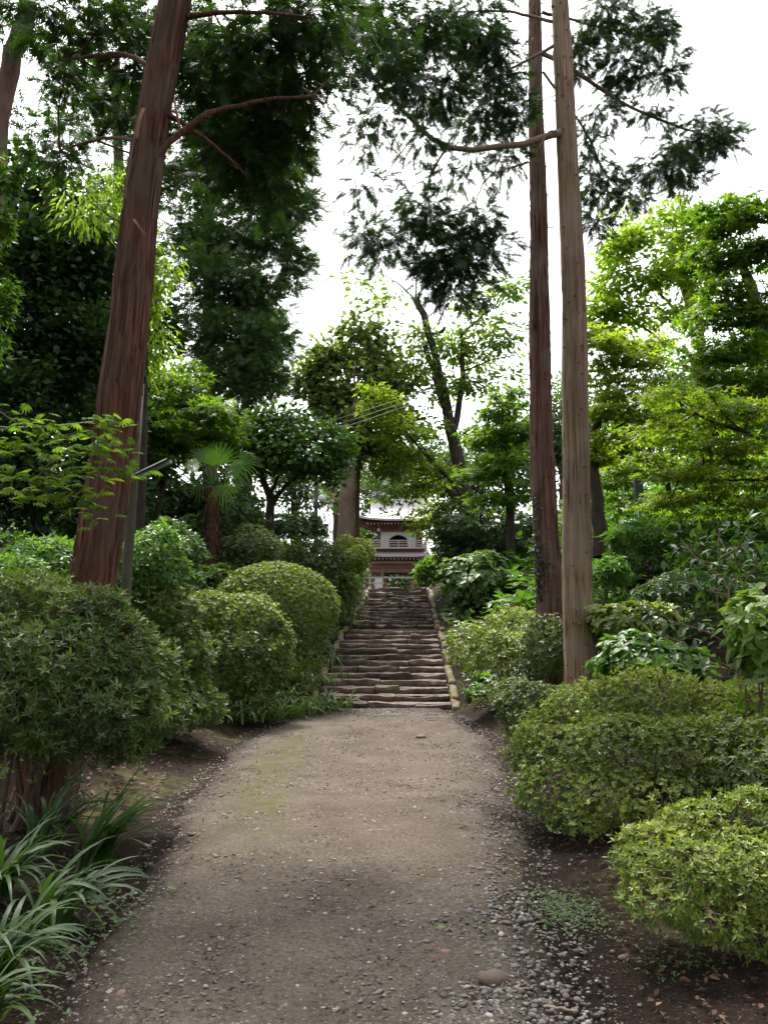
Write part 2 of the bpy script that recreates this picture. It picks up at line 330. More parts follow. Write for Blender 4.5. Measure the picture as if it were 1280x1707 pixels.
M['stone_brown'] = stone_mat('brown_stone', [(.3, (.11, .08, .06)), (.7, (.22, .165, .13))], .1)
M['dry_stick'] = flat('dry_stick', (.30, .22, .16), .9)
M['clearleaf'] = M['cherry']

# ------------------------------------------------------------------ leaf templates (x along the leaf, y across, z normal); unit length
def T_(v, f): return np.array(v, float), np.array(f)
LEAF2 = T_([[0, 0, 0], [.45, .24, .05], [1, 0, -.06], [.45, -.24, .05]], [[0, 2, 1], [0, 3, 2]])
LEAFW = T_([[0, 0, 0], [.42, .33, .06], [1, 0, -.10], [.42, -.33, .06]], [[0, 2, 1], [0, 3, 2]])
LEAFN = T_([[0, 0, 0], [.45, .13, .03], [1, 0, -.14], [.45, -.13, .03]], [[0, 2, 1], [0, 3, 2]])
def leaf8(w, droop=.12, fold=.10):
    v = [[0, 0, 0], [.33, 0, 0], [.7, 0, -droop*.4], [1, 0, -droop], [.33, w*.9, fold*w*2], [.7, w*.72, -droop*.4+fold*w*1.6], [.33, -w*.9, fold*w*2], [.7, -w*.72, -droop*.4+fold*w*1.6]]
    return T_(v, [[0, 1, 4], [1, 2, 5], [1, 5, 4], [2, 3, 5], [0, 6, 1], [1, 6, 7], [1, 7, 2], [2, 7, 3]])
LEAF4 = T_([[0, 0, 0], [.55, .20, .05], [1, 0, -.05], [.55, -.20, .05], [.52, 0, -.02]], [[0, 4, 1], [4, 2, 1], [0, 3, 4], [4, 3, 2]])
LEAF4N = T_([[0, 0, 0], [.5, .145, .04], [1, 0, -.08], [.5, -.145, .04], [.5, 0, -.02]], [[0, 4, 1], [4, 2, 1], [0, 3, 4], [4, 3, 2]])
LEAF8 = leaf8(.24); LEAF8W = leaf8(.34, .2); LEAF8N = leaf8(.17)
def maple_t(n, w, two=False):
    v = []; f = []
    for i in range(n):
        a = (i-(n-1)/2)*(2.3/(n-1) if n > 1 else 0)*1.0; l = 1-.30*abs(i-(n-1)/2)/((n-1)/2)
        d = np.array([math.cos(a), math.sin(a)]); s = np.array([-d[1], d[0]]); b = len(v)
        v += [[0, 0, 0], [*(d*l*.5+s*w), .03], [*(d*l), -.12], [*(d*l*.5-s*w), .03]]
        f += [[b, b+2, b+1], [b, b+3, b+2]]
    return T_(v, f)
MAPLE7 = maple_t(7, .10); MAPLE5 = maple_t(5, .13)
def maple3():
    v = []; f = []
    for a, l in ((-.75, .8), (0, 1), (.75, .8)):
        d = np.array([math.cos(a), math.sin(a)]); s = np.array([-d[1], d[0]]); b = len(v)
        v += [[*(d*.12+s*.17), .03], [*(d*.12-s*.17), .03], [*(d*l), -.1]]; f += [[b, b+1, b+2]]
    return T_(v, f)
MAPLE3 = maple3()
def frond_t(pairs, w=.055, spread=.95):
    v = [[0, -.03, 0], [0, .03, 0], [1, 0, -.1]]; f = [[0, 2, 1]]
    for i in range(pairs):
        x = .12+.72*i/pairs; l = (.52*(1-x*.75))
        for s in (-1, 1):
            b = len(v); ang = spread*(1-.25*x); dx, dy = math.cos(ang)*l, s*math.sin(ang)*l; zz = -.1*x*x + rng.uniform(-.06, .06)
            v += [[x-w, 0, -.1*x*x], [x+w, 0, -.1*x*x], [x+dx, dy, zz-.05]]; f += [[b, b+1, b+2] if s > 0 else [b, b+2, b+1]]
    return T_(v, f)
FROND = frond_t(7, .052, 1.0); FROND3 = frond_t(4, .085, 1.0)
def tuft_t(n, w):
    v = []; f = []
    for i in range(n):
        d = nrm(np.array([1.0, 0, 0]) + rng.normal(size=3)*.55)*rng.uniform(.7, 1); s = nrm(np.cross(d, rng.normal(size=3)))*w; b = len(v)
        v += [list(s+d*.1), list(-s+d*.1), list(d)]; f += [[b, b+1, b+2]]
    return T_(v, f)
TUFT = tuft_t(7, .12)
def place(mb, tpl, P, D, N, size, a, mat=0, wid=None):
    tv, tf = tpl; n = len(P)
    if n == 0: return
    D = nrm(D); S = nrm(np.cross(N, D)); N = np.cross(D, S)
    size = np.broadcast_to(np.asarray(size, float), (n,)); w = size if wid is None else size*wid
    V = P[:, None] + D[:, None]*(tv[None, :, :1]*size[:, None, None]) + S[:, None]*(tv[None, :, 1:2]*w[:, None, None]) + N[:, None]*(tv[None, :, 2:]*size[:, None, None])
    m = len(tv); F = (tf[None]+np.arange(n)[:, None, None]*m).reshape(-1, tf.shape[1])
    mb.add(V.reshape(-1, 3), F, np.repeat(np.broadcast_to(np.asarray(a, float), (n,)), m), mat)
def whorl(mb, tpl, P, A, n, size, a, el=(.15, .9), mat=0, wid=None):
    A = nrm(A); R = nrm(np.cross(A, rdir(len(P)))); B = np.cross(A, R); off = rng.uniform(0, 6.28, len(P))
    for k in range(n):
        th = off+2*PI*k/n+rng.normal(0, .25, len(P)); e = rng.uniform(*el, len(P))
        rad = R*np.cos(th)[:, None]+B*np.sin(th)[:, None]
        D = A*np.sin(e)[:, None]+rad*np.cos(e)[:, None]; N = A*np.cos(e)[:, None]-rad*np.sin(e)[:, None]
        place(mb, tpl, P, D, N, size*rng.uniform(.55, 1.2, len(P)), np.clip(a+rng.normal(0, .13, len(P)), 0, 1), mat, wid)

# ------------------------------------------------------------------ the ground
def axis_grid(vals): return np.unique(np.concatenate(vals))
gx = axis_grid([np.linspace(-5, 6, 66), np.linspace(-14, -5, 30), np.linspace(6, 16, 32), np.linspace(-60, -14, 20), np.linspace(16, 60, 20), np.linspace(-400, -60, 8), np.linspace(60, 400, 8)])
gy = axis_grid([np.linspace(0, 16, 80), np.linspace(16, 34, 64), np.linspace(34, 70, 40), np.linspace(-20, 0, 20), np.linspace(70, 200, 20), np.linspace(200, 600, 8), np.linspace(-200, -20, 6)])
X, Y = np.meshgrid(gx, gy); Z = H(X, Y)
insidep = (np.abs(X-pcx(Y)) < phw(Y)-.15) & (Y > .5) & (Y < 15.3)
Z = Z - .03*insidep - .015
def sheet(X, Y, Z, a):
    ny, nx = X.shape; i = np.arange(ny-1)[:, None]*nx; j = np.arange(nx-1)[None]
    return np.stack([X, Y, Z], -1).reshape(-1, 3), np.stack([i+j, i+j+1, i+nx+j+1, i+nx+j], -1).reshape(-1, 4)
V, F = sheet(X, Y, Z, 0)
mossg = .8*sstep(.5, .9, vnoise(X*1.3, Y*1.3))
g = MB().add(V, F, mossg.ravel(), 0, True).build('ground', M['soil']); tag(g, kind='structure')
px_ = np.linspace(-3.2, 2.8, 120); py_ = np.concatenate([np.linspace(1.6, 6.5, 130), np.linspace(6.55, 15.6, 130)])
X, Y = np.meshgrid(px_, py_)
edge = phw(Y) - np.abs(X-pcx(Y)) + .35*fbm(X*2.2, Y*2.2, 3)
pm = sstep(-.05, .35, edge)
Z = H(X, Y) + .016*pm - .05*(1-pm) + .036*fbm(X*2.4, Y*2.4, 3) + .012*fbm(X*14, Y*14, 3)*pm
moss = sstep(.55, 0.0, np.abs(X-(pcx(Y)-phw(Y)+.75)))*sstep(5.0, 7.5, Y)*(1-sstep(10.5, 13.5, Y)) + .55*sstep(.25, 0., np.abs(X-(pcx(Y)+phw(Y)-.05)))*sstep(4, 4.6, Y)*(1-sstep(5.5, 6.5, Y))
V, F = sheet(X, Y, Z, 0)
p = MB().add(V, F, np.clip(moss, 0, 1).ravel(), 0, True).build('path', M['path']); tag(p, kind='structure')
at = p.data.attributes.new('e', 'FLOAT', 'POINT'); at.data.foreach_set('value', sstep(-.05, .5, edge+.25*fbm(X*5, Y*5, 3)).ravel().astype(np.float32))
def Hp(x, y):
    e = phw(y)-np.abs(x-pcx(y)); return H(x, y) + .016*sstep(-.05, .35, e)*(np.asarray(y) < 15.6) - .012*(e < -.05)

# ------------------------------------------------------------------ stone stairs
def rock_block(sx, sy, sz, nx=9, ny=4, nz=3, rnd=.035, nz_amp=.012, seed=0, undercut=0, smooth=True):
    """worn oblong stone: subdivided box with rounded edges and uneven faces; base at z=-sz"""
    r = np.random.default_rng(seed); mb = MB(); idx = {}; V = []; F = []
    def vid(i, j, k):
        if (i, j, k) not in idx: idx[(i, j, k)] = len(V); V.append([i/nx*2-1, j/ny*2-1, k/nz*2-1])
        return idx[(i, j, k)]
    for i in range(nx):
        for j in range(ny): F += [[vid(i, j, nz), vid(i+1, j, nz), vid(i+1, j+1, nz), vid(i, j+1, nz)]]
        for k in range(nz): F += [[vid(i, 0, k), vid(i+1, 0, k), vid(i+1, 0, k+1), vid(i, 0, k+1)], [vid(i, ny, k), vid(i, ny, k+1), vid(i+1, ny, k+1), vid(i+1, ny, k)]]
    for j in range(ny):
        for k in range(nz): F += [[vid(0, j, k), vid(0, j, k+1), vid(0, j+1, k+1), vid(0, j+1, k)], [vid(nx, j, k), vid(nx, j+1, k), vid(nx, j+1, k+1), vid(nx, j, k+1)]]
    V = np.array(V); h = np.array([sx, sy, sz])/2
    q = V*h; inner = np.clip(q, -(h-rnd), h-rnd); d = q-inner; ln = np.linalg.norm(d, axis=1, keepdims=True)
    q = inner + d/np.maximum(ln, 1e-6)*np.minimum(ln, rnd)
    o = r.uniform(0, 100, 6)
    q[:, 2] += nz_amp*4*(fbm(q[:, 0]*3.5+o[0], q[:, 1]*5+o[1], 3))*(V[:, 2] > 0)
    q[:, 1] += nz_amp*4*(fbm(q[:, 0]*4+o[2], q[:, 2]*7+o[3], 3))
    q[:, 0] += nz_amp*2*(fbm(q[:, 1]*5+o[4], q[:, 2]*5+o[5], 2))
    # a worn dip somewhere along the front edge
    c = r.uniform(-.5, .5)*sx; q[:, 2] -= .02*np.exp(-((q[:, 0]-c)/(.18*sx+.05))**2)*(V[:, 2] > .3)*(V[:, 1] < 0)
    q[:, 1] += undercut*np.clip(-V[:, 2], -.2, 1)*(V[:, 1] < 0)
    q[:, 2] -= sz/2
    return mb.add(q, F, .5, 0, smooth)
stairs = thing('stone_stairs', 'long flight of worn reddish brown stone steps climbing to the temple gate', 'stairs', (float(pcx(15.5)), 15.5, 0))
tag(stairs, kind='structure'); del stairs['category']
stx = np.array(stairs.location)
def stair_piece(name, mb, loc, mat, rz=0, rx=0):
    ob = mb.build(name, mat, stairs); ob.location = tuple(np.array(loc)-stx); ob.rotation_euler = (rx, 0, rz); return ob
step_list = [(15.5+.5*i, .105*(i+1), .105) for i in range(13)] + [(23.2+.55*i, 1.40+.10*(i+1), .10) for i in range(14)]
sd = 100
for si, (y, zt, rise) in enumerate(step_list):
    w = float(np.interp(y, [15, 31], [2.54, 1.95])); c = float(pcx(y)); k = random.choice([2, 3, 3, 4])
    cuts = sorted([0]+[min(.9, max(.1, (q+1)/k+random.uniform(-.12, .12))) for q in range(k-1)]+[1])
    for a, b in zip(cuts[:-1], cuts[1:]):
        sd += 1; L_ = (b-a)*w-.012
        ob = stair_piece('step_stone', rock_block(L_, random.uniform(.26, .36), rise+.07, seed=sd, nx=max(4, int(L_/.07)), rnd=.014, nz_amp=.022, undercut=.05, smooth=False), (c-w/2+(a+b)/2*w, y+.14+random.uniform(-.06, .05), zt+random.uniform(-.028, .02)), M['step'], random.uniform(-.05, .05))
for si, (y, zt, rise) in enumerate(step_list):
    yn = step_list[si+1][0]+.14 if si+1 < len(step_list) else y+.9
    w = float(np.interp(y, [15, 31], [2.54, 1.95])); nx_, ny_ = 26, 7; u, v_ = np.meshgrid(np.linspace(-w/2, w/2, nx_), np.linspace(y+.12, yn+.05, ny_))
    zz_ = zt-.022+.03*fbm(u*4+si*3, v_*4, 3); Vt, Ft = sheet(u+pcx(v_), v_, zz_, 0)
    MB().add(Vt-stx, Ft, np.clip(.5*vnoise(u*2+si, v_*3), 0, 1).ravel(), 0, True).build('earth_tread', M['tread'], stairs)
for side in (-1, 1):
    y = 15.35
    while y < 31.2:
        ln = random.uniform(.5, .95); ym = y+ln/2; sd += 1; w = float(np.interp(ym, [15, 31], [2.54, 1.95]))
        slope = math.atan2(float(stz(ym+.3)-stz(ym-.3)), .6)
        o = stair_piece('kerb_stone', rock_block(ln-.03, .15, .3, seed=sd, nx=8, ny=3, rnd=.035, nz_amp=.02), (float(pcx(ym))+side*(w/2+.12)+random.uniform(-.035, .035), ym, float(stz(ym))+.09+random.uniform(-.04, .03)), M['kerb'], 0)
        o.rotation_euler = (0, -slope, PI/2)
        y += ln

# ------------------------------------------------------------------ gravel, pebbles and loose things on the path
ICO_V = []; t_ = (1+5**.5)/2
ICO_V = nrm(np.array([[-1, t_, 0], [1, t_, 0], [-1, -t_, 0], [1, -t_, 0], [0, -1, t_], [0, 1, t_], [0, -1, -t_], [0, 1, -t_], [t_, 0, -1], [t_, 0, 1], [-t_, 0, -1], [-t_, 0, 1]], float))
ICO_F = np.array([[0, 11, 5], [0, 5, 1], [0, 1, 7], [0, 7, 10], [0, 10, 11], [1, 5, 9], [5, 11, 4], [11, 10, 2], [10, 7, 6], [7, 1, 8], [3, 9, 4], [3, 4, 2], [3, 2, 6], [3, 6, 8], [3, 8, 9], [4, 9, 5], [2, 4, 11], [6, 2, 10], [8, 6, 7], [9, 8, 1]])
def sub_ico(V, F):
    V = list(map(tuple, V)); mid = {}; out = []
    def m(a, b):
        k = (min(a, b), max(a, b))
        if k not in mid: mid[k] = len(V); V.append(tuple(nrm((np.array(V[a])+np.array(V[b]))/2)))
        return mid[k]
    for a, b, c in F: ab, bc, ca = m(a, b), m(b, c), m(c, a); out += [[a, ab, ca], [b, bc, ab], [c, ca, bc], [ab, bc, ca]]
    return np.array(V), np.array(out)
ICO2 = sub_ico(ICO_V, ICO_F)
OCT_V = np.array([[1, 0, 0], [-1, 0, 0], [0, 1, 0], [0, -1, 0], [0, 0, 1], [0, 0, -1.]]); OCT_F = np.array([[0, 2, 4], [2, 1, 4], [1, 3, 4], [3, 0, 4], [2, 0, 5], [1, 2, 5], [3, 1, 5], [0, 3, 5]])
def stones(mb, P, s, a, oct=False):
    ICO_V, ICO_F = (OCT_V, OCT_F) if oct else (globals()['ICO_V'], globals()['ICO_F']); nv = len(ICO_V)
    n = len(P); rot = rng.uniform(0, 6.28, n); sc = np.stack([s*rng.uniform(.8, 1.5, n), s*rng.uniform(.7, 1.1, n), s*rng.uniform(.35, .7, n)], -1)
    v = ICO_V[None]*(1+rng.uniform(-.25, .25, (n, nv, 1)))*sc[:, None]
    c, s_ = np.cos(rot)[:, None], np.sin(rot)[:, None]
    v = np.stack([v[..., 0]*c-v[..., 1]*s_, v[..., 0]*s_+v[..., 1]*c, v[..., 2]], -1)+P[:, None]
    mb.add(v.reshape(-1, 3), (ICO_F[None]+np.arange(n)[:, None, None]*nv).reshape(-1, 3), np.repeat(a, nv), 0, not oct)
def on_ground(x, y, dz=0): return np.stack([x, y, Hp(x, y)+dz], -1)
gv = MB()
# fine grit everywhere on the path
n = 9500; y = 2.2+12.8*rng.random(n)**1.6; x = pcx(y)+rng.uniform(-1, 1, n)*(phw(y)+.1)
s = .0035+.0085*rng.random(n)**2.5+.0005*y; stones(gv, on_ground(x, y, .001), s, np.clip(rng.normal(.58, .27, n), 0, 1), True)
# drift of gravel along the right edge
def drift(n, y0, y1, dx0, wd, smin, smax, pw=2.2):
    y = rng.uniform(y0, y1, n); x = pcx(y)+phw(y)-dx0+rng.normal(0, 1, n)*wd
    s = smin+(smax-smin)*rng.random(n)**pw; stones(gv, on_ground(x, y, .002), s, np.clip(rng.normal(.55, .27, n), 0, 1))
drift(1000, 2.4, 5.2, .28, .20, .006, .017); drift(700, 5, 8, .30, .22, .006, .015); drift(600, 8, 14.5, .3, .3, .007, .016)
drift(500, 2.6, 3.9, .42, .18, .008, .018)
n = 900; y = rng.uniform(14.2, 15.5, n); x = pcx(y)+rng.normal(0, .5, n); stones(gv, on_ground(x, y, .003), .008+.012*rng.random(n)**2, np.clip(rng.normal(.85, .15, n), 0, 1))
n = 700; y = rng.uniform(3, 12, n); x = pcx(y)-phw(y)+.1+rng.normal(0, .25, n); stones(gv, on_ground(x, y, .001), .005+.012*rng.random(n)**2.5, np.clip(rng.normal(.45, .25, n), 0, 1))
tag(gv.build('gravel', M['gravel']), 'fine grey gravel scattered over the earth path', 'gravel', kind='stuff')
peb_me = {}
for c in ('grey', 'pale', 'red'):
    for q in range(3):
        v, f = ICO2; vv = v*(1+.32*np.stack([fbm(v[:, 0]*2+q*9, v[:, 1]*2+5), fbm(v[:, 1]*2+q*7, v[:, 2]*2+1), fbm(v[:, 2]*2+q*5, v[:, 0]*2+2)], -1))
        vv = vv*np.array([1.25, .9, .6]); peb_me[(c, q)] = MB().add(vv, f, .5, 0, True).mesh('pebble', M['pebble_'+c])
PLAB = {'grey': 'small rounded grey pebble lying in the gravel at the path edge', 'pale': 'small pale pebble lying on the brown earth path', 'red': 'small reddish brown stone lying on the earth path'}
def pebble(x, y, s, c):
    o = bpy.data.objects.new('pebble', peb_me[(c, random.randrange(3))]); C.objects.link(o)
    o.location = (x, y, float(Hp(x, y))+s*.12); o.scale = (s*random.uniform(.8, 1.2), s*random.uniform(.8, 1.2), s*random.uniform(.7, 1.1)); o.rotation_euler = (random.uniform(-.25, .25), random.uniform(-.25, .25), random.uniform(0, 6.28))
    tag(o, PLAB[c], 'pebble', {'grey': 'grey pebbles in the gravel', 'pale': 'pale pebbles on the path', 'red': 'reddish stones on the path'}[c])
for i in range(150):
    y = random.uniform(3.1, 5.0); x = float(pcx(y)+phw(y))-.30+random.gauss(0, .17); pebble(x, y, random.uniform(.009, .019), random.choice(['grey', 'grey', 'grey']))
for i in range(45):
    y = 3.2+5*random.random()**1.5; x = float(pcx(y))+random.uniform(-.95, .9)*float(phw(y)); pebble(x, y, random.uniform(.008, .017), 'pale')
for i in range(40):
    y = 3.2+6*random.random()**1.5; x = float(pcx(y))+random.choice([random.uniform(.3, 1.1), random.uniform(-1.1, -.5)])*float(phw(y)); pebble(x, y, random.uniform(.009, .022), 'red')
def gp(px, py, it=20):
    """ground point seen at a photo pixel (marches along the ray)"""
    lo = 1.0
    for d in np.linspace(1.5, 70, 2800):
        P = U(px, py, d)
        if P[2] <= Hs(P[0], P[1]): return P
    return U(px, py, 30)
for i, (px, py, s, lab, mt) in enumerate([(822, 1642, .062, 'large flat brown stone half sunk beside the gravel drift', 'stone_brown'), (1040, 1595, .026, 'rust brown knobbly stone under the yellowish azalea', 'stone_brown'), (374, 1480, .02, 'rounded stone alone on the left half of the path', 'stone_brown'), (702, 1232, .06, 'low brown stone on the path before the stairs', 'stone_brown'), (816, 1462, .024, 'reddish stone at the right edge of the bare earth', 'stone_brown'), (262, 1330, .03, 'dark clod lying at the mossy left edge of the path', 'stone_brown')]):
    P = gp(px, py); v, f = ICO2; v = v*(1+.35*np.stack([fbm(v[:, 0]*2+i*9, v[:, 1]*2+5), fbm(v[:, 1]*2+i*7, v[:, 2]*2+1), fbm(v[:, 2]*2+i*5, v[:, 0]*2+2)], -1))*np.array([1.3, .8, .55])*s
    o = MB().add(v, f, .5, 0, True).build('stone', M[mt]); o.location = (P[0], P[1], float(Hp(P[0], P[1]))+s*.12); o.rotation_euler = (.1, .1, random.uniform(0, .6)); tag(o, lab, 'stone')
for i, (px, py, ln, rz, lab) in enumerate([(585, 1475, .07, .1, 'thick pale stick lying across the middle of the path'), (610, 1436, .06, .2, 'short brown stick above the thick pale stick'), (535, 1455, .05, 0, 'thin reddish twig left of the thick pale stick'), (412, 1318, .05, 2.2, 'little bent twig on the mossy side of the path'), (515, 1262, .12, .3, 'curled dead twig far up the path near the stairs'), (935, 1690, .16, -.3, 'reddish dead twig resting on the gravel drift'), (870, 1660, .05, .2, 'pale chip of wood beside the large flat stone')]):
    P = gp(px, py); d = np.array([math.cos(rz), math.sin(rz), 0]); q = np.linspace(-1, 1, 7)[:, None]*d*ln*.5+rng.normal(0, ln*.03, (7, 3))*[1, 1, .2]
    tag(tube(MB(), q, np.linspace(.006, .003, 7)*(.7+ln*3), 6).build('fallen_twig', M['dry_stick'], origin=(0, 0, 0)), lab, 'twig').location = (P[0], P[1], float(Hp(P[0], P[1]))+.006)
for i, (px, py, s, lab, a) in enumerate([(735, 1557, .05, 'pale green fallen leaf on the earth path', 1.0), (802, 1484, .05, 'pale upright dead leaf by the reddish stone', .95), (410, 1460, .035, 'small white dead leaf left of the path middle', 1.0), (890, 1562, .04, 'orange dead leaf between the gravel and the clover', .6), (1188, 1627, .05, 'whitish dead leaf under the yellowish azalea', 1.0), (797, 1603, .05, 'white torn leaf just above the large flat stone', 1.0)]):
    P = gp(px, py); mb = MB(); place(mb, LEAF8W, np.zeros((1, 3)), np.array([[1., .3, .12]]), np.array([[.1, -.3, 1.]]), s, a)
    o = mb.build('fallen_leaf', M['clover'] if i == 0 else M['litter']); o.location = (P[0]-.02, P[1], float(Hp(P[0], P[1]))+.012); o.rotation_euler = (0, 0, i*1.3); tag(o, lab, 'leaf')

exec_after = None
# ------------------------------------------------------------------ temple gate
GX, GY, GZ = U(664, 1000, 60)[0], 60.0, 2.9
gate = thing('temple_gate', 'two storey temple gate with white balcony and curved grey roof above the stairs', 'gate', (GX, GY, GZ))
def zc(py): return U(664, py, 60)[2]-GZ
def gpart(name, mb, mat, parent=gate): return mb.build(name, mat, parent)
mpp = 60/FPX
z_lint, z_bal, z_balt = zc(955), zc(915), zc(901)
for sx in (-1, 1):
    for yy in (0, 2.6):
        gpart('post', tube(MB(), [[sx*1.15, yy, 0], [sx*1.15, yy, zc(936)]], .15, 12), M['brown_wood'])
        gpart('post', tube(MB(), [[sx*1.95, yy, 0], [sx*1.95, yy, zc(936)]], .12, 12), M['brown_wood'])
    for k in range(5):
        gpart('lattice_slat', box(MB(), (sx*(1.36+.11*k), .02, z_lint*.62), (.045, .04, z_lint*.9)), M['brown_wood'])
    gpart('lattice_rail', box(MB(), (sx*1.58, .06, z_lint*.5), (.75, .04, .09)), M['brown_wood'])
    gpart('side_wall', box(MB(), (sx*1.95, 1.3, z_lint*.5), (.06, 2.3, z_lint)), M['white_plaster'])
for yy in (-.02, 2.6):
    gpart('lintel', box(MB(), (0, yy, z_lint+.16), (4.1, .2, .30)), M['brown_wood'])
    gpart('tie_beam', box(MB(), (0, yy, zc(944.5)), (4.3, .24, .26)), M['red_wood'])
    gpart('frieze_beam', box(MB(), (0, yy-.05, zc(937.5)), (3.9, .28, .2)), M['beige_beam'])
    gpart('tie_beam', box(MB(), (0, yy, zc(950)), (2.2, .12, .16)), M['pale_wood'])
gpart('ceiling', box(MB(), (0, 1.3, zc(934)), (4.2, 2.8, .06)), M['brown_wood'])
def rafters(hw, yf, zr, n, ln, name='rafter'):
    me = MB(); box(me, (0, ln/2, 0), (.085, ln, .10), .5, 0); box(me, (0, -.012, 0), (.09, .022, .105), .5, 1); me = me.mesh(name, [M['red_wood'], M['white_tip']])
    for k in range(n):
        o = bpy.data.objects.new(name, me); C.objects.link(o); o.parent = gate; o.location = (-hw+2*hw*k/(n-1), yf, zr); o.rotation_euler = (math.radians(-8), 0, 0)
def skirt_roof(zo, zi, ho, hi, yo, yi, lift, th, yc=1.3):
    """four curved slopes from an outer eave rectangle up to an inner rectangle; corners lifted"""
    mb = MB(); n = 16; m = 7
    def side(p0, p1, q0, q1):
        V = []
        for j in range(m+1):
            t = j/m; hh = t**1.5
            for i in range(n+1):
                s = i/n; o_ = p0+(p1-p0)*s; i_ = q0+(q1-q0)*s; b = o_+(i_-o_)*t
                b = b.copy(); b[2] = zo+(zi-zo)*hh+lift*(abs(2*s-1)**3)*(1-t)**2; V.append(b)
        V = np.array(V); k = len(V); i = np.arange(m)[:, None]*(n+1); j = np.arange(n)[None]
        F = np.stack([i+j, i+j+1, i+n+2+j, i+n+1+j], -1).reshape(-1, 4)
        mb.add(V, F, .5, 0, True); W = V-np.array([0, 0, th]); mb.add(W, F[:, ::-1], .5, 1, True)
        e = np.arange(n)[:, None]; ev = np.vstack([V[:n+1], W[:n+1]]); mb.add(ev, np.hstack([e, e+n+1, e+n+2, e+1]), .5, 0)
    P = [np.array([-ho, yc-yo, 0.]), np.array([ho, yc-yo, 0.]), np.array([ho, yc+yo, 0.]), np.array([-ho, yc+yo, 0.])]
    Q = [np.array([-hi, yc-yi, 0.]), np.array([hi, yc-yi, 0.]), np.array([hi, yc+yi, 0.]), np.array([-hi, yc+yi, 0.])]
    for a in range(4): side(P[a], P[(a+1) % 4], Q[a], Q[(a+1) % 4])
    return mb
gpart('lower_roof', skirt_roof(zc(927.5), zc(918), 2.25, 1.75, 2.1, 1.5, .12, .10), [M['roof_copper'], M['red_wood']])
rafters(1.95, -.62, zc(932.5), 15, .8)
gpart('eave_board', box(MB(), (0, -.2, zc(930)), (4.0, 1.2, .05)), M['red_wood'])
# balcony
gpart('balcony_floor', box(MB(), (0, 1.3, zc(914.5)), (4.15, 4.1, .12)), M['pale_wood'])
gpart('balcony_bearer', box(MB(), (0, 1.3, zc(917)), (3.7, 3.7, .14)), M['red_wood'])
for yy in (-.68, 3.28):
    for k in range(5):
        e = k in (0, 4); top = zc(899 if e else 903)
        gpart('railing_post', box(MB(), (-1.98+3.96*k/4, yy, (zc(913)+top)/2), (.1 if e else .07, .1 if e else .07, top-zc(913))), M['pale_wood'])
    for py_r, th in ((902.5, .08), (906, .06), (910, .06)):
        gpart('railing_bar', box(MB(), (0, yy-.004, zc(py_r)), (4.2, .06, th)), M['pale_wood'])
for sx in (-1, 1):
    for py_r in (902.5, 906, 910): gpart('railing_bar', box(MB(), (sx*1.98, 1.3, zc(py_r)), (.055, 3.9, .06)), M['pale_wood'])
# upper room with cusped window
zf, ze = zc(913), zc(884)
def cusp_wall():
    hw_ = 1.4; ww, wh = .62, zc(892.5)-zf; zs = zc(899)-zf; pts = []
    for q in np.linspace(0, 1, 9): pts.append((-ww+ww*q, zs+(wh-zs)*(math.sin(q*PI/2)**.8)*(.85+.15*q)))
    pts = [(-ww, 0.0)]+pts; pts = pts+[(-a, b) for a, b in pts[::-1][1:]]
    n = len(pts); out = []
    for i, (a, b) in enumerate(pts):
        if i == 0: out.append((-hw_, 0))
        elif i == n-1: out.append((hw_, 0))
        else:
            s_ = (i-1)/(n-3); q = s_*2-1
            out.append((max(-1, min(1, q*1.6))*hw_, ze-zf if abs(q) < .95 else (ze-zf)))
    V = [[a, 0, b] for a, b in out]+[[a, 0, b] for a, b in pts]; F = [[i, i+1, n+i+1, n+i] for i in range(n-1)]
    V = np.array(V, float); mb = MB(); mb.add(V, F); mb.add(V+[0, .12, 0], np.array(F)[:, ::-1])
    W = np.vstack([V[n:], V[n:]+[0, .12, 0]]); mb.add(W, [[i, i+n, i+n+1, i+1] for i in range(n-1)]); return mb, pts
wm, wpts = cusp_wall()
o = gpart('front_wall', wm, M['white_plaster']); o.location = (0, .05, zf)
o = gpart('window', tube(MB(), [[a, -.01, b] for a, b in wpts], .045, 6), M['black']); o.location = (0, .05, zf)
gpart('dark_backing', box(MB(), (0, .65, (ze-zf)/2-.1), (2.7, .04, ze-zf-.3)), M['black'], o)  # flat black sheet standing in for the dark room behind the opening
for sx in (-1, 1):
    gpart('side_wall', box(MB(), (sx*1.40, 1.3, (zf+ze)/2), (.08, 2.2, ze-zf)), M['white_plaster'])
    for yy in (.05, 2.55): gpart('post', tube(MB(), [[sx*1.4, yy, zf], [sx*1.4, yy, ze+.1]], .11, 12), M['red_wood'])
    gpart('bracket', box(MB(), (sx*1.42, -.25, zc(884.5)), (.2, .5, .18)), M['white_tip'])
    gpart('bracket', box(MB(), (sx*1.42, -.4, zc(877.5)), (.14, .5, .22)), M['beige_beam'])
    gpart('bracket_arm', tube(MB(), curve_pts([[sx*1.42, .05, ze], [sx*1.8, -.2, ze+.02], [sx*2.15, -.45, ze+.22]], 8), .06, 6), M['red_wood'])
gpart('back_wall', box(MB(), (0, 2.55, (zf+ze)/2), (2.7, .08, ze-zf)), M['white_plaster'])
gpart('head_beam', box(MB(), (0, .0, ze+.02), (3.3, .26, .2)), M['red_wood'])
gpart('soffit', skirt_roof(zc(872), zc(884)+.1, 2.55, 1.55, 2.3, 1.45, .05, .05), [M['red_wood'], M['red_wood']])
rafters(2.2, -1.0, zc(875.2), 19, .9)
gpart('upper_roof', skirt_roof(zc(868.5), zc(856), 2.85, 1.95, 2.75, 1.35, .22, .14), [M['roof_copper'], M['red_wood']])
mb = MB(); zr0, zr1 = zc(856), zc(822); n = 10   # steep upper part with gable ends
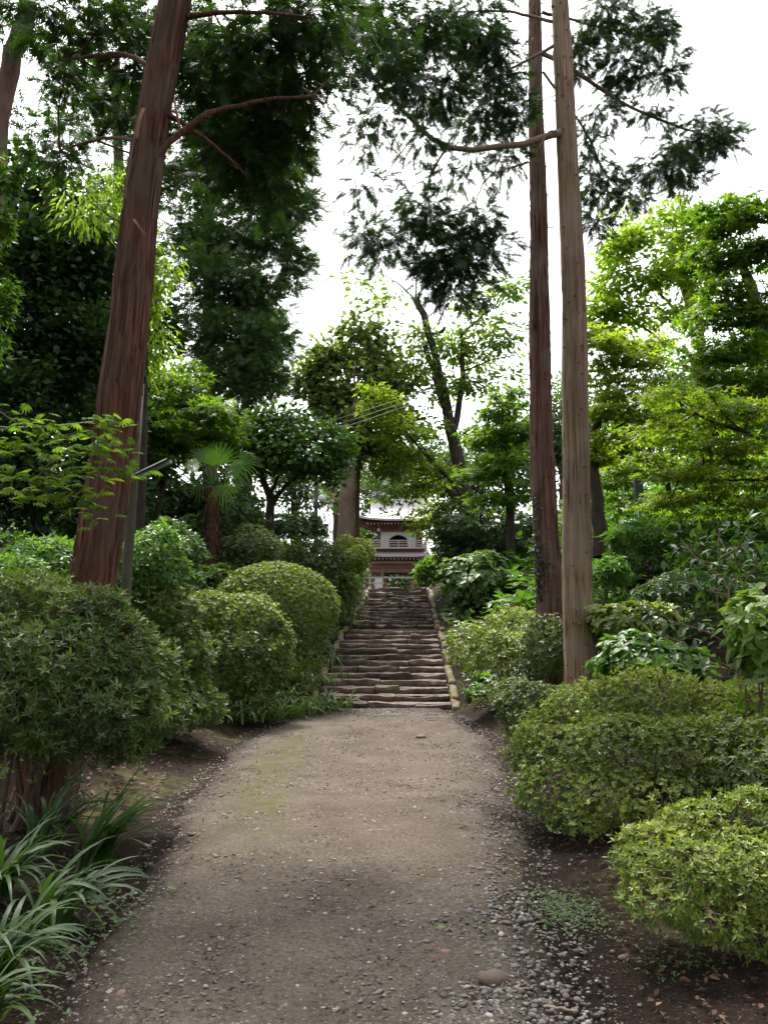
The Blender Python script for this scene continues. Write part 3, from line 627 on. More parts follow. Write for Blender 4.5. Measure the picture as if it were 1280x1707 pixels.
prof = [(1.35-1.35*(k/n), zr0+(zr1-zr0)*((k/n)**1.35)) for k in range(n+1)]
V = []; F = []
for sx in (-2.02, 2.02):
    for a, b in prof: V.append([sx, 1.3-a, b])
    for a, b in prof[::-1][1:]: V.append([sx, 1.3+a, b])
k = len(V)//2; F = [[i, i+k, i+k+1, i+1] for i in range(k-1)]
mb.add(V, F, .5, 0, True); mb.add(np.array(V)*[.97, 1, 1]-[0, 0, .02], [[i, i+1, k-2-i, k-1-i] for i in range((k-1)//2)], .5, 1); mb.add(np.array(V)*[.97, 1, 1]-[0, 0, .02], [[k+i, 2*k-1-i, 2*k-2-i, k+i+1] for i in range((k-1)//2)], .5, 1)
gpart('gable_roof', mb, [M['roof_copper'], M['white_plaster']])
gpart('ridge', box(MB(), (0, 1.3, zr1+.12), (4.3, .3, .34)), M['roof_copper'])
for k in range(3): gpart('base_step', box(MB(), (0, -1.2+.4*k, -.4+.1*k), (5, .5+3*(k == 2), .3)), M['step'])

# railing at the head of the stairs
FY = 38.0
fence = thing('post_and_rail_fence', 'low fence of tan posts and pale rails across the top of the stairs', 'fence', (.8, FY, 2.75))
for px in (641, 692, 724, 612):
    P = U(px, 970, FY); zt = U(px, 963.5, FY)[2]
    fence_p = box(MB(), (P[0]-.8, 0, (zt-2.75)/2-.1), (.17, .17, zt-2.75+.2)).build('post', M['post_wood'], fence)
for pa, pb, py, th in ((606, 728, 963, .07), (606, 641, 972, .05), (692, 724, 972, .05)):
    A = U(pa, py, FY); B = U(pb, py, FY)
    box(MB(), ((A[0]+B[0])/2-.8, -.1, A[2]-2.75), (B[0]-A[0], .06, th)).build('rail', M['rail_metal'], fence)
brd = thing('white_notice_board', 'small white board behind the left end of the stair top fence', 'sign', (U(633, 970, 42)[0], 42, 2.8))
zb = U(633, 972, 42)[2]-2.8
box(MB(), (0, 0, zb), (.5, .04, .5)).build('panel', M['white_plaster'], brd)
for sx in (-.2, .2): box(MB(), (sx, .05, (zb-.2)/2-.1), (.06, .06, zb+.1)).build('leg', M['post_wood'], brd)

# ------------------------------------------------------------------ lamps, poles, cables
b = U(527, 890, 27); gz = Hs(b[0], 27); top = U(525, 790, 27)
lamp = thing('globe_lamp', 'dark lamp post with one white globe beside the cedar trunk', 'street lamp', (b[0], 27, gz))
tube(MB(), [[0, 0, -.1], [-.02, 0, top[2]-gz]], .065, 10).build('pole', M['dark_metal'], lamp)
gc = U(537, 831, 26.9)-np.array([b[0], 27, gz]); v, f = sub_ico(*ICO2)
MB().add(v*.135+gc, f, .5, 0, True).build('globe', M['globe'], lamp)
tube(MB(), curve_pts([[-.01, 0, gc[2]-.22], [gc[0]*.6, -.04, gc[2]-.26], [gc[0], gc[1], gc[2]-.13]], 8), .025, 6).build('arm', M['dark_metal'], lamp)
tube(MB(), [[-.02, 0, gc[2]-.3], [-.02, 0, gc[2]-.1]], .1, 10).build('collar', M['dark_metal'], lamp)
b = U(210, 985, 8.6); gz = min(Hs(b[0], 8.6), b[2]); t = U(234, 640, 8.7); ofs = np.array([b[0], 8.6, gz])
pole = thing('tube_lamp_pole', 'leaning grey green pole with a tube lamp just behind the big left cedar', 'street lamp', ofs)
tube(MB(), [b-ofs-[0, 0, 1.2], b-ofs, (b+t)/2-ofs, t-ofs], [.058, .055, .05, .046], 12).build('pole', M['pole_green'], pole)
A, B = U(219, 797, 8.5), U(285, 766, 8.2)
ax = nrm(B-A); side = nrm(np.cross(ax, [0, 0, 1.])); upv = np.cross(side, ax)
mb = MB(); V = []
for P_ in (A, B):
    for th in np.linspace(-1.2, 1.2, 7): V.append(P_-ofs+side*math.sin(th)*.07+upv*(math.cos(th)*.055-.03))
F = [[i, i+1, i+8, i+7] for i in range(6)]; mb.add(V, F, .5, 0, True); mb.add(np.array(V)-upv*.006, np.array(F)[:, ::-1]); mb.build('hood', M['hood'], pole)
tube(MB(), [A-ofs-upv*.022, B-ofs-upv*.022], .02, 8).build('tube', M['tube'], pole)
tube(MB(), [A-ofs-ax*.03, A-ofs+ax*.05], .03, 8).build('bracket', M['pole_green'], pole)
b = U(1065, 850, 19); gz = Hs(b[0], 19)
bx_ = thing('black_box_post', 'narrow black box on a post among the maple leaves', 'post', (b[0], 19, gz))
zt, zb = U(1065, 787, 19)[2]-gz, U(1065, 836, 19)[2]-gz
box(MB(), (0, 0, (zt+zb)/2), (.19, .16, zt-zb)).build('housing', M['dark_metal'], bx_); box(MB(), (0, 0, zt+.015), (.23, .2, .03)).build('cap', M['dark_metal'], bx_)
tube(MB(), [[0, 0, -.2], [0, 0, zb]], .045, 8).build('post', M['dark_metal'], bx_)
def cable(ctrl, r, lab):
    q = curve_pts(ctrl, 24); tag(tube(MB(), q, r, 5).build('cable', M['wire']), lab, 'cable', 'cables strung between the trees')
cable([U(-80, 706, 10), U(0, 711.5, 9.4), U(80, 710, 9), U(160, 702, 8.8), U(226, 690, 8.7)], .006, 'single pale cable running to the leaning pole at left')
for k, (dy, lab) in enumerate(((0, 'topmost of three pale cables before the blue green tree'), (9, 'middle of three pale cables before the blue green tree'), (17, 'lowest of three pale cables before the blue green tree'))):
    cable([U(430, 738+dy, 22.5), U(560, 699+dy, 23), U(600, 687+dy*.95, 23.2), U(690, 657+dy*.9, 27), U(738, 640+dy*.9, 29.9)], .0075, lab)

# ================================================================== vegetation builders
def twigs(mb, P0, P1, r0, r1, sag=.06, a=.5, mat=0):
    """many thin three-sided twigs with one bend, all at once"""
    n = len(P0)
    if n == 0: return
    Mid = (P0+P1)/2 + rng.normal(0, 1, (n, 3))*(np.linalg.norm(P1-P0, axis=1, keepdims=True)*sag)
    T = nrm(P1-P0); S = nrm(np.cross(T, rdir(n))); B = np.cross(T, S)
    r0 = np.broadcast_to(r0, (n,)); r1 = np.broadcast_to(r1, (n,)); V = []
    for Pq, r in ((P0, r0), (Mid, (r0+r1)/2), (P1, r1)):
        for th in (0, 2*PI/3, 4*PI/3): V.append(Pq+(S*math.cos(th)+B*math.sin(th))*r[:, None])
    V = np.stack(V, 1); q = []
    for lv in (0, 3):
        for j in range(3): k = (j+1) % 3; q.append([lv+j, lv+k, lv+3+k, lv+3+j])
    F = (np.array(q)[None]+np.arange(n)[:, None, None]*9).reshape(-1, 4); mb.add(V.reshape(-1, 3), F, a, mat, True)
def n3(P, s, o=0): return .5*(vnoise(P[:, 0]*s+o, P[:, 2]*s+7+o)+vnoise(P[:, 1]*s+3+o, P[:, 2]*s+P[:, 0]*s*.5))
def lumps(D, k=9, amp=.2, sharp=7):
    ds = rdir(k); am = rng.uniform(-.6, 1, k)*amp; r = np.ones(len(D))
    for d, q in zip(ds, am): r = r+q*np.exp(sharp*(D@d-1))
    return r
def shrub(name, label, ctr, rad, n, size, mat, tpl=LEAF2, nl=5, cat='shrub', cut=-.45, el=(.1, .8), amp=.18, stems=6, stem_r=.012, depth=.10, group=None, tw=.25, stem_mat='shrub_stem', tint=(.45, .2), wid=None, up=.6, flat=1.0, base=None, k=9, lobes=13, shoots=.08, skirt=.35, lobe_px=None):
    ctr = np.asarray(ctr, float); rad = np.asarray(rad, float)
    if lobe_px:
        E = [scr(*q_) for q_ in lobe_px]; lc = np.array([e[0] for e in E]); lr = np.array([e[1] for e in E]); ar = lr[:, 0]*lr[:, 2]
        li = rng.choice(len(E), n*3, p=ar/ar.sum()); D = rdir(n*3); Q = lc[li]+D*lr[li]*(1+rng.normal(0, .08, (n*3, 1)))
        dd = np.linalg.norm((Q[:, None]-lc[None])/lr[None], axis=2); ins = (dd < .86).any(1); keep = (~ins | (rng.random(n*3) < .13)) & ((D[:, 2] > -.8) | (rng.random(n*3) < .3))
        P = Q[keep][:n]; ins = ins[keep][:n]; D = nrm(D[keep][:n]+nrm(P-ctr)*.5); dep = np.where(ins, .35, 0.0)
        sh = rng.random(len(P)) < shoots; P = P+D*np.where(sh, rng.uniform(.02, .10, len(P)), 0)[:, None]*rad[0]
    elif lobes > 1:
        lc = rdir(lobes)*rng.uniform(.40, .74, (lobes, 1))*np.array([1, 1, .85]); lr = rng.uniform(.26, .56, lobes)
        li = rng.choice(lobes, n*3, p=lr**2/(lr**2).sum()); D = rdir(n*3); Q = lc[li]+D*(lr[li]*(1+rng.normal(0, .05, n*3)))[:, None]
        dd = np.linalg.norm(Q[:, None]-lc[None], axis=2)/lr[None]; ins = (dd < .88).any(1)
        keep = (Q[:, 2] > cut) & (~ins | (rng.random(n*3) < .16)); Q = Q[keep][:n]; D = nrm(D[keep][:n]+Q*.6); ins = ins[keep][:n]
        sh = rng.random(len(Q)) < shoots; Q = Q*np.where(sh, rng.uniform(1.03, 1.22, len(Q)), 1)[:, None]
        dep = np.where(ins, .35, np.clip(rng.exponential(depth*.5, len(Q)), 0, .3)); P = ctr+Q*(1-dep*.5)[:, None]*rad*1.06
    else:
        D = rdir(int(n*2.2)); D = D[D[:, 2] > cut][:n]; rr = lumps(D, k, amp)*(1+.05*rng.normal(size=len(D))*amp*5)
        dep = np.clip(rng.exponential(depth, len(D)), 0, .6); P = ctr+D*rad*(rr*(1-dep))[:, None]
    gz_ = Hs(ctr[0], ctr[1])
    if skirt and ctr[2]-rad[2]*.6 > gz_+.12:
        m_ = int(n*skirt); th = rng.uniform(0, 2*PI, m_); hh = rng.random(m_)**.8; rr_ = (.62+.38*hh)*rng.uniform(.7, 1.05, m_)
        Ps = np.stack([ctr[0]+np.cos(th)*rad[0]*rr_, ctr[1]+np.sin(th)*rad[1]*rr_, np.zeros(m_)], -1); g0 = H(Ps[:, 0], Ps[:, 1]); Ps[:, 2] = g0+.08+hh*(np.maximum(ctr[2]-g0, .1))
        P = np.vstack([P, Ps]); D = np.vstack([D, np.stack([np.cos(th), np.sin(th), np.full(m_, .1)], -1)]); dep = np.concatenate([dep, np.full(m_, .12)])
    g = H(P[:, 0], P[:, 1])+.04; P[:, 2] = np.maximum(P[:, 2], g+rng.random(len(P))*.1)
    A = nrm(nrm(D/rad)*.7+np.array([0, 0, up])+rng.normal(0, .35, D.shape))
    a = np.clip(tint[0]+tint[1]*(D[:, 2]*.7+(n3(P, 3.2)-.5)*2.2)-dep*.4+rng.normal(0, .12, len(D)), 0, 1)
    bx, by = (ctr[0], ctr[1]) if base is None else base
    b0 = np.array([bx, by, Hs(bx, by)-.03]); root = thing(name, label, cat, b0, group)
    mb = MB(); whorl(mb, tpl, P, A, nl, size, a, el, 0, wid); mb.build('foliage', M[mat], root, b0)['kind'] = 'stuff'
    sm = MB(); ends = []
    for k_ in range(stems):
        d = nrm(np.array([rng.normal(), rng.normal(), .7+.5*rng.random()])); e = ctr+d*rad*np.array([.6, .6, .35])*(.6+.4*rng.random())
        s0 = b0+np.array([rng.normal(0, .12*rad[0]), rng.normal(0, .12*rad[1]), 0]); m_ = s0*.5+e*.5+rng.normal(0, .05, 3)+np.array([0, 0, -.05*rad[2]])
        q = curve_pts([s0, m_, e], 8); tube(sm, q, np.linspace(stem_r, stem_r*.45, len(q)), 6); ends += [q[4], q[-1], q[6]]
    if ends:
        E = np.array(ends); sel = rng.random(len(P)) < tw; Q = P[sel]
        if len(Q):
            j = np.argmin(((Q[:, None]-E[None])**2).sum(-1), 1); f_ = rng.uniform(.15, .42, (len(Q), 1)); twigs(sm, Q+(E[j]-Q)*f_+rng.normal(0, .02, Q.shape)*rad.mean(), Q, stem_r*.3, stem_r*.14, .09)
    if sm.n: sm.build('stems', M[stem_mat], root, b0)['kind'] = 'stuff'
    return root
def scr(px, py, d, rx, ry, dm=None):
    c = U(px, py, d); k = d/FPX; return c, np.array([rx*k, (dm if dm else rx*k), ry*k])
def sshrub(name, label, px, py, d, rx, ry, n, size, mat, dm=None, **kw):
    c, r = scr(px, py, d, rx, ry, dm); return shrub(name, label, c, r, n, size, mat, **kw)

def big_trunk(ctrl, radii, na=84, nl=190, ridge=.013, seed=0, flare=.35):
    q = curve_pts(ctrl, nl); m = len(q); t = np.linspace(0, 1, m); R = np.interp(t, np.linspace(0, 1, len(radii)), radii)
    h = np.concatenate([[0], np.cumsum(np.linalg.norm(np.diff(q, axis=0), axis=1))]); R = R*(1+flare*np.exp(-h/.55))*(1+.07*(vnoise(h*.8, h*0+seed*5.3)-.5)+.05*(vnoise(h*2.6, h*0+seed*2.1)-.5)); q = q+np.stack([(vnoise(h*.5, h*0+seed)-.5)*.05, h*0, h*0], -1)
    r_ = np.random.default_rng(seed); th = np.arange(na)*2*PI/na; TH, HH = np.meshgrid(th, h)
    d = np.zeros_like(TH)
    for k in list(range(5, 15, 2))+list(range(16, 40, 3)):
        w = (vnoise(HH*.35+k*7, np.full_like(HH, k*1.7+seed))-.5)*2.5
        d += r_.uniform(.5, 1)*np.sin(k*TH+r_.uniform(0, 6.28)+w)/(1+k*.045)
    d = d/2.6; d = np.where(d > 0, d*.5, d*1.5)
    d += .7*(vnoise(TH*5+seed, HH*2.2)-.5)
    d += .9*np.exp(-HH/.4)*np.cos(5*TH+seed)*2.2
    T = nrm(np.gradient(q, axis=0)); S = nrm(np.cross(T, [0, 1., 0])); B = np.cross(S, T)
    rr = R[:, None]+ridge*d*(R[:, None]/.25)
    V = q[:, None]+rr[..., None]*(S[:, None]*np.cos(TH)[..., None]+B[:, None]*np.sin(TH)[..., None])
    i = np.arange(m-1)[:, None]*na; j = np.arange(na)[None]; k = (j+1) % na
    F = np.stack([i+j, i+k, i+na+k, i+na+j], -1).reshape(-1, 4)
    v = np.clip(.55+.55*(vnoise(TH*9+seed*3, HH*.5)-.5)*2*.6+.25*(vnoise(TH*30+seed, HH*1.5)-.5), 0, 1)
    return MB().add(V.reshape(-1, 3), F, v.ravel(), 0, True), q, R

SZ_, CV_ = 1.3, 2.3
def crown_into(mb, blobs, tpl, size0, cover, subr=.32, nsub=10, flat=.8, upw=.6, droop=.15, tint=(.5, .22), maxn=60000, size_var=.3, topl=.0):
    """blobs: (px,py,d,rx,ry[,depth_m]) -> leaves gathered in sub-clusters; returns sub-cluster centres and blob index"""
    cs = []; bi = []
    for b_i, b in enumerate(blobs):
        c, rad = scr(*b[:5], b[5] if len(b) > 5 else None); size = size0*SZ_; lp = size*FPX/b[2]
        cv = b[6] if len(b) > 6 else 1.0
        n = int(min(maxn, CV_*cv*cover*PI*b[3]*b[4]/(lp*lp*.3)))
        D = rdir(nsub); r = rng.uniform(.35, 1, nsub)**.6; sc = c+D*rad*r[:, None]*.82
        cs.append(sc); bi += [b_i]*nsub
        w = rng.dirichlet(np.ones(nsub)*3); k = rng.choice(nsub, n, p=w)
        sr = np.maximum(rad*subr, size*.6); off = np.clip(rng.normal(0, 1, (n, 3)), -2, 2)*sr*np.array([1, 1, flat])
        P = sc[k]+off; out = nrm(off+rng.normal(0, .3, (n, 3))*sr+(P-c)*.25)
        N = nrm(np.array([0, 0, 1.])*upw+rng.normal(0, .45, (n, 3))+out*.25)
        Dr = nrm(out*np.array([1, 1, .5])+rng.normal(0, .35, (n, 3))-np.array([0, 0, droop]))
        ct = rng.normal(0, .12, nsub)
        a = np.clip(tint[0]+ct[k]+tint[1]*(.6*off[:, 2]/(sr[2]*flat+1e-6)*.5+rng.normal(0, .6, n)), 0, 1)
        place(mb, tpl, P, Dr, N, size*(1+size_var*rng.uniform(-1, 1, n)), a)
    return np.concatenate(cs), np.array(bi)
TR = {}
def tree(name, label, trunk, radii, blobs, leaf, mat, limbs=(), bark='grey_bark', cat='tree', group=None, trunk_mb=None, twig_r=.012, auto=True, nsides=10, **ck):
    """trunk: control points (world); limbs: list of (points, r0, r1)"""
    trunk = [np.asarray(p_, float) for p_ in trunk]; b0 = trunk[0].copy(); root = thing(name, label, cat, b0, group)
    if trunk_mb is None:
        q = curve_pts(trunk, 24); R = np.interp(np.linspace(0, 1, len(q)), np.linspace(0, 1, len(radii)), radii)
        q[1:-1] += rng.normal(0, 1, (len(q)-2, 3))*(R[1:-1, None]*.10); tm = tube(MB(), q, R, nsides)
    else: tm, q, R = trunk_mb
    TR[root.name] = tm.build('trunk', M[bark], root, b0)
    sk = [q[len(q)//4:]]
    for pts, r0, r1 in limbs:
        lq = curve_pts(pts, 16); lq[1:-1] += rng.normal(0, 1, (len(lq)-2, 3))*r0*.15
        tube(MB(), lq, np.linspace(r0, r1, len(lq)), 8).build('limb', M[bark], root, b0); sk.append(lq)
    cm = MB(); tpl, size, cover = leaf
    cs, bi = crown_into(cm, blobs, tpl, size, cover, **ck)
    cm.build('crown', M[mat], root, b0)['kind'] = 'stuff'
    if auto:
        SK = np.vstack(sk); bm = MB()
        for i, b in enumerate(blobs):
            c, rad = scr(*b[:5], b[5] if len(b) > 5 else None)
            dz = SK[:, 2]-c[2]; cost = ((SK-c)**2).sum(1)+np.where(dz > 0, dz*dz*3, 0); s0 = SK[np.argmin(cost)]
            ln = np.linalg.norm(c-s0); mid = (s0+c)/2+rng.normal(0, .06, 3)*ln-np.array([0, 0, .05*ln])
            lq = curve_pts([s0, mid, c], 8); r0 = twig_r*(1+.5*ln); tube(bm, lq, np.linspace(r0, r0*.4, len(lq)), 5)
            sc = cs[bi == i]; src = lq[rng.integers(len(lq)//2, len(lq), len(sc))]; twigs(bm, src, sc, r0*.4, r0*.12, .08)
        bm.build('branches', M[bark], root, b0)['kind'] = 'stuff'
    return root
def G(px, d): 
    x = (px-CXP)/FPX*d*1.0; return np.array([x, d, Hs(x, d)-.1])

# ================================================================== the big cedars
b = gp(78, 1345); ctrl = [b-[.02, 0, .15], U(92, 1270, b[1]), U(160, 960, b[1]+.05), U(212, 600, b[1]+.1), U(245, 300, b[1]+.15), U(290, 0, b[1]+.2), U(330, -260, b[1]+.3), U(370, -560, b[1]+.4)]
tb = big_trunk(ctrl, [.215, .205, .190, .172, .156, .145, .13, .11], seed=1, ridge=.016)
D1 = b[1]
T1B = [(400, 40, 7.6, 95, 55), (500, 60, 7.8, 60, 55), (345, 140, 8.2, 55, 55), (440, 170, 8, 75, 55), (515, 150, 8.3, 40, 40), (385, 250, 8.2, 65, 50), (430, 320, 8.6, 55, 38), (170, 40, 8, 95, 50), (110, 120, 9, 55, 45), (200, 190, 9, 50, 45), (70, 30, 8, 75, 35), (480, 240, 8.6, 45, 45), (120, 260, 10, 90, 35, None, .8), (520, 20, 7.4, 60, 35), (300, 60, 8.6, 40, 50), (330, 300, 9, 35, 30, None, .6), (230, 110, 8.5, 50, 40, None, .7), (585, 40, 8.2, 40, 40, None, .6), (450, 100, 8.4, 60, 45), (350, 215, 8.8, 45, 40), (420, 250, 9, 60, 40), (545, 110, 8.6, 35, 40, None, .7), (480, 190, 9, 50, 40), (240, 40, 9, 60, 45), (400, 130, 9, 60, 50)]
T1L = [([U(252, 270, D1+.1), U(330, 200, D1+.2), U(420, 170, D1+.4), U(520, 160, D1+.6)], .035, .012), ([U(262, 180, D1+.1), U(340, 230, D1+.3), U(400, 280, D1+.6)], .03, .01), ([U(270, 120, D1+.1), U(200, 90, D1+.5), U(100, 100, D1+1)], .03, .01), ([U(285, 30, D1+.2), U(400, 20, D1+.1), U(520, 30, D1)], .03, .01), ([U(255, 240, D1+.1), U(180, 230, D1+1), U(100, 250, D1+2)], .025, .01)]
cedar = tree('cedar_tree', 'massive red barked cedar trunk leaning in from the left front', ctrl, [.2], T1B, (FROND, .165, 3.4), 'cedar', T1L, 'bark_red', trunk_mb=tb, subr=.27, nsub=18, flat=.7, upw=.5, droop=.45, tint=(.4, .25), twig_r=.009)
# peeled strips of bark on the big trunk
for (pa, pb, wd) in (((223, 365), (243, 392), .022), ((291, 165), (300, 210), .02), ((45, 1285), (72, 1330), .02), ((228, 230), (240, 180), .03)):
    A = U(*pa, D1-.20); B = U(*pb, D1-.19); s = nrm(np.cross(B-A, [0, 1., 0]))*wd/2; b0 = ctrl[0]
    mb = MB(); pts = [A+(B-A)*q+np.array([0, -.03*math.sin(q*3), 0]) for q in np.linspace(0, 1, 6)]
    Vv = []
    for p_ in pts: Vv += [p_-s, p_+s, p_+s+[0, .008, 0], p_-s+[0, .008, 0]]
    F = []
    for i in range(5):
        for j in range(4): F.append([i*4+j, i*4+(j+1) % 4, i*4+4+(j+1) % 4, i*4+4+j])
    mb.add(Vv, F); mb.build('bark_strip', M['wood_strip'], TR[cedar.name], b0)
def fibres(root, tb, n, mat, wd=(.006, .02), ln=(.15, .7), lift=.012, front=True):
    """thin lifted strips of stringy bark lying along a trunk"""
    q, R = tb[1], tb[2]; h = np.concatenate([[0], np.cumsum(np.linalg.norm(np.diff(q, axis=0), axis=1))]); b0 = np.array(root.location); mb = MB()
    T = nrm(np.gradient(q, axis=0)); S = nrm(np.cross(T, [0, 1., 0])); B = np.cross(S, T)
    for k in range(n):
        h0 = rng.uniform(.2, h[-1]*.8); l = rng.uniform(*ln); th = rng.uniform(0, 2*PI); w = rng.uniform(*wd); rows = []; dth = rng.normal(0, .04)
        e0, e1 = rng.random(2)*lift*rng.choice([.3, 1, 2.2], 2, p=[.6, .3, .1])
        for j in range(6):
            u = j/5; i = min(len(q)-1, int(np.searchsorted(h, h0+l*u))); t2_ = th+dth*u; r = R[i]*1.0+.004+e0*(1-u)**3+e1*u**3; ww = w*(1-.75*abs(2*u-1)**2)
            c0, s0 = math.cos(t2_), math.sin(t2_); pc = q[i]+(h0+l*u-h[i])*T[i]; rd = S[i]*c0+B[i]*s0; tg = -S[i]*s0+B[i]*c0
            rows += [pc+rd*(r-.006)-tg*ww, pc+rd*(r+.004), pc+rd*(r-.006)+tg*ww]
        mb.add(rows, [[j*3+m_, j*3+m_+1, j*3+m_+4, j*3+m_+3] for j in range(5) for m_ in (0, 1)], rng.uniform(.1, 1), 0, True)
    mb.build('bark_fibres', M[mat], TR[root.name], b0)['kind'] = 'stuff'
fibres(cedar, tb, 520, 'bark_red')
# right pair
d3 = 11.6
ctrl = [np.array([*U(970, 1150, d3)[:2], Hs(*U(970, 1150, d3)[:2])-.2]), U(968, 1100, d3), U(959, 700, d3), U(950, 350, d3), U(933, 0, d3), U(922, -300, d3)]
tb = big_trunk(ctrl, [.222, .215, .190, .165, .125, .10], seed=2, ridge=.010)
RB = [(700, 55, 11, 85, 55), (620, 25, 10, 60, 40), (780, 40, 12, 70, 50), (830, 110, 12, 45, 60), (720, 140, 11, 75, 45), (660, 115, 10.3, 45, 40), (800, 200, 12, 50, 35), (595, 110, 9.8, 40, 40, None, .8), (640, 190, 10.3, 45, 25, None, .7), (560, 55, 9.4, 40, 45, None, .8), (690, 230, 10.6, 45, 22, None, .6), (760, 280, 11, 60, 25, None, .55), (850, 260, 12, 30, 40, None, .6),
      (700, 370, 11, 50, 38), (770, 420, 11, 55, 48), (635, 405, 11, 45, 28), (730, 455, 11, 55, 38), (800, 375, 11, 38, 38), (775, 490, 11, 50, 22), (690, 335, 11, 40, 22, None, .6), (605, 390, 10.7, 32, 20), (830, 420, 11.2, 22, 30, None, .7),
      (600, 230, 10, 40, 40, None, .35), (620, 310, 10, 40, 40, None, .3), (860, 180, 12, 30, 50, None, .7)]
RL = [([U(932, 222, d3-.1), U(905, 228, d3-.2), U(830, 246, d3-.35), U(750, 246, d3-.5), U(695, 210, d3-.7), U(645, 155, d3-.9), U(600, 100, d3-1.3)], .062, .016),
      ([U(935, 70, d3), U(860, 110, d3+.1), U(800, 140, d3+.2)], .03, .01), ([U(934, 40, d3), U(850, 20, d3+.1), U(760, 20, d3)], .03, .01), ([U(745, 246, d3-.5), U(715, 300, d3-.5), U(720, 380, d3-.5), U(740, 450, d3-.5)], .02, .007), ([U(700, 212, d3-.7), U(640, 300, d3-.7), U(620, 390, d3-.7)], .012, .005), ([U(880, 270, d3+.3), U(810, 300, d3), U(780, 390, d3-.5)], .018, .007)]
t3 = tree('cypress_tree', 'tall tan cypress trunk, the nearer of the right hand pair, with a long drooping limb', ctrl, [.2], RB, (FROND, .165, 3.7), 'hinoki', RL, 'bark_tan', trunk_mb=tb, subr=.24, nsub=17, flat=.75, upw=.4, droop=.5, tint=(.42, .25), twig_r=.007)
d2 = 13.2
ctrl = [np.array([*U(922, 1150, d2)[:2], Hs(*U(922, 1150, d2)[:2])-.2]), U(921, 1100, d2), U(908, 900, d2), U(899, 600, d2), U(895, 300, d2), U(889, 0, d2), U(885, -300, d2)]
tb2 = big_trunk(ctrl, [.235, .225, .205, .170, .135, .10, .08], seed=4, ridge=.015)
RB2 = [(1010, 30, 13, 50, 38), (1090, 50, 13, 45, 45), (1050, 110, 12.8, 55, 35), (1110, 120, 12.8, 28, 28), (1000, 190, 13, 26, 36, None, .8), (1150, 225, 12.6, 55, 35), (1115, 280, 12.6, 50, 28), (1200, 230, 12.4, 26, 36), (1000, 300, 13, 38, 36), (990, 370, 13, 22, 28), (1060, 325, 13, 30, 18), (960, 90, 13, 30, 50, None, .8), (1085, 190, 12.7, 35, 18, None, .7), (975, 240, 13, 25, 30, None, .7), (1150, 300, 12.8, 30, 20, None, .7)]
RL2 = [([U(905, 90, d2), U(960, 120, d2-.2), U(1010, 155, d2-.3), U(1075, 190, d2-.5), U(1140, 215, d2-.6), U(1190, 230, d2-.7)], .045, .012), ([U(905, 120, d2), U(970, 210, d2-.1), U(1010, 290, d2-.1), U(1060, 330, d2-.2)], .025, .008), ([U(903, 20, d2), U(980, 40, d2-.1), U(1080, 70, d2-.2)], .03, .01)]
t2 = tree('cedar_tree', 'tall reddish cedar trunk with ivy, the farther of the right hand pair', ctrl, [.2], RB2, (FROND, .165, 3.7), 'hinoki', RL2, 'bark_red2', trunk_mb=tb2, subr=.24, nsub=17, flat=.75, upw=.4, droop=.5, tint=(.42, .25), twig_r=.007)
fibres(t3, tb, 160, 'bark_tan', (.004, .010), (.1, .5), .008); fibres(t2, tb2, 420, 'bark_red2')
# dead pale stub on the near right trunk
A = U(934, 222, d3-.12); mb = MB(); tube(mb, curve_pts([A, U(918, 218, d3-.3), U(908, 228, d3-.34), U(896, 250, d3-.36)], 10), np.linspace(.02, .006, 10) if False else .012, 6)
mb.build('dead_stub', M['pale_stem'], t3, np.array(t3.location))
# knots and short broken twigs on the right trunks
for tr, q, R, dd in ((t3, tb[1], tb[2], 0), (t2, tb2[1], tb2[2], 0)):
    mb = MB(); n = 80
    for k in range(n):
        i = int(rng.integers(len(q)//8, len(q)-4)); th = rng.uniform(PI, 2*PI); dr = np.array([math.cos(th), math.sin(th), .15]); p0 = q[i]+dr*R[i]*.9
        ln = rng.uniform(.015, .05); tube(mb, [p0, p0+dr*(R[i]*.1+ln*.5), p0+dr*(R[i]*.1+ln)], [.013, .010, .006], 5)
    mb.build('knots', M['bark_red2'], TR[tr.name], np.array(tr.location))['kind'] = 'stuff'
iv = MB(); q, R = tb2[1], tb2[2]; zz = q[:, 2]
def ivy(n, y0, y1, thc, ths, s):
    py = rng.uniform(y0, y1, n); k = [int(np.argmin(abs(zz-U(900, p_, d2)[2]))) for p_ in py]
    th = rng.normal(thc, ths, n); dr = np.stack([np.cos(th), np.sin(th), np.zeros(n)], -1)
    P = q[k]+dr*(R[k]*1.05)[:, None]; place(iv, LEAFW, P, nrm(rng.normal(0, .6, (n, 3))-[0, 0, .6]), dr+rng.normal(0, .3, (n, 3)), s*rng.uniform(.6, 1.2, n), np.clip(rng.normal(.5, .25, n), 0, 1))
ivy(330, 830, 1000, 3.75, .16, .055); ivy(220, 900, 1000, 3.75, .25, .06); ivy(120, 880, 1000, 4.7, .3, .03); ivy(60, 935, 955, 4.3, .3, .05)
tag(iv.build('ivy', M['ivy'], origin=ctrl[0]), 'dark ivy climbing the reddish trunk of the right hand pair', 'ivy')

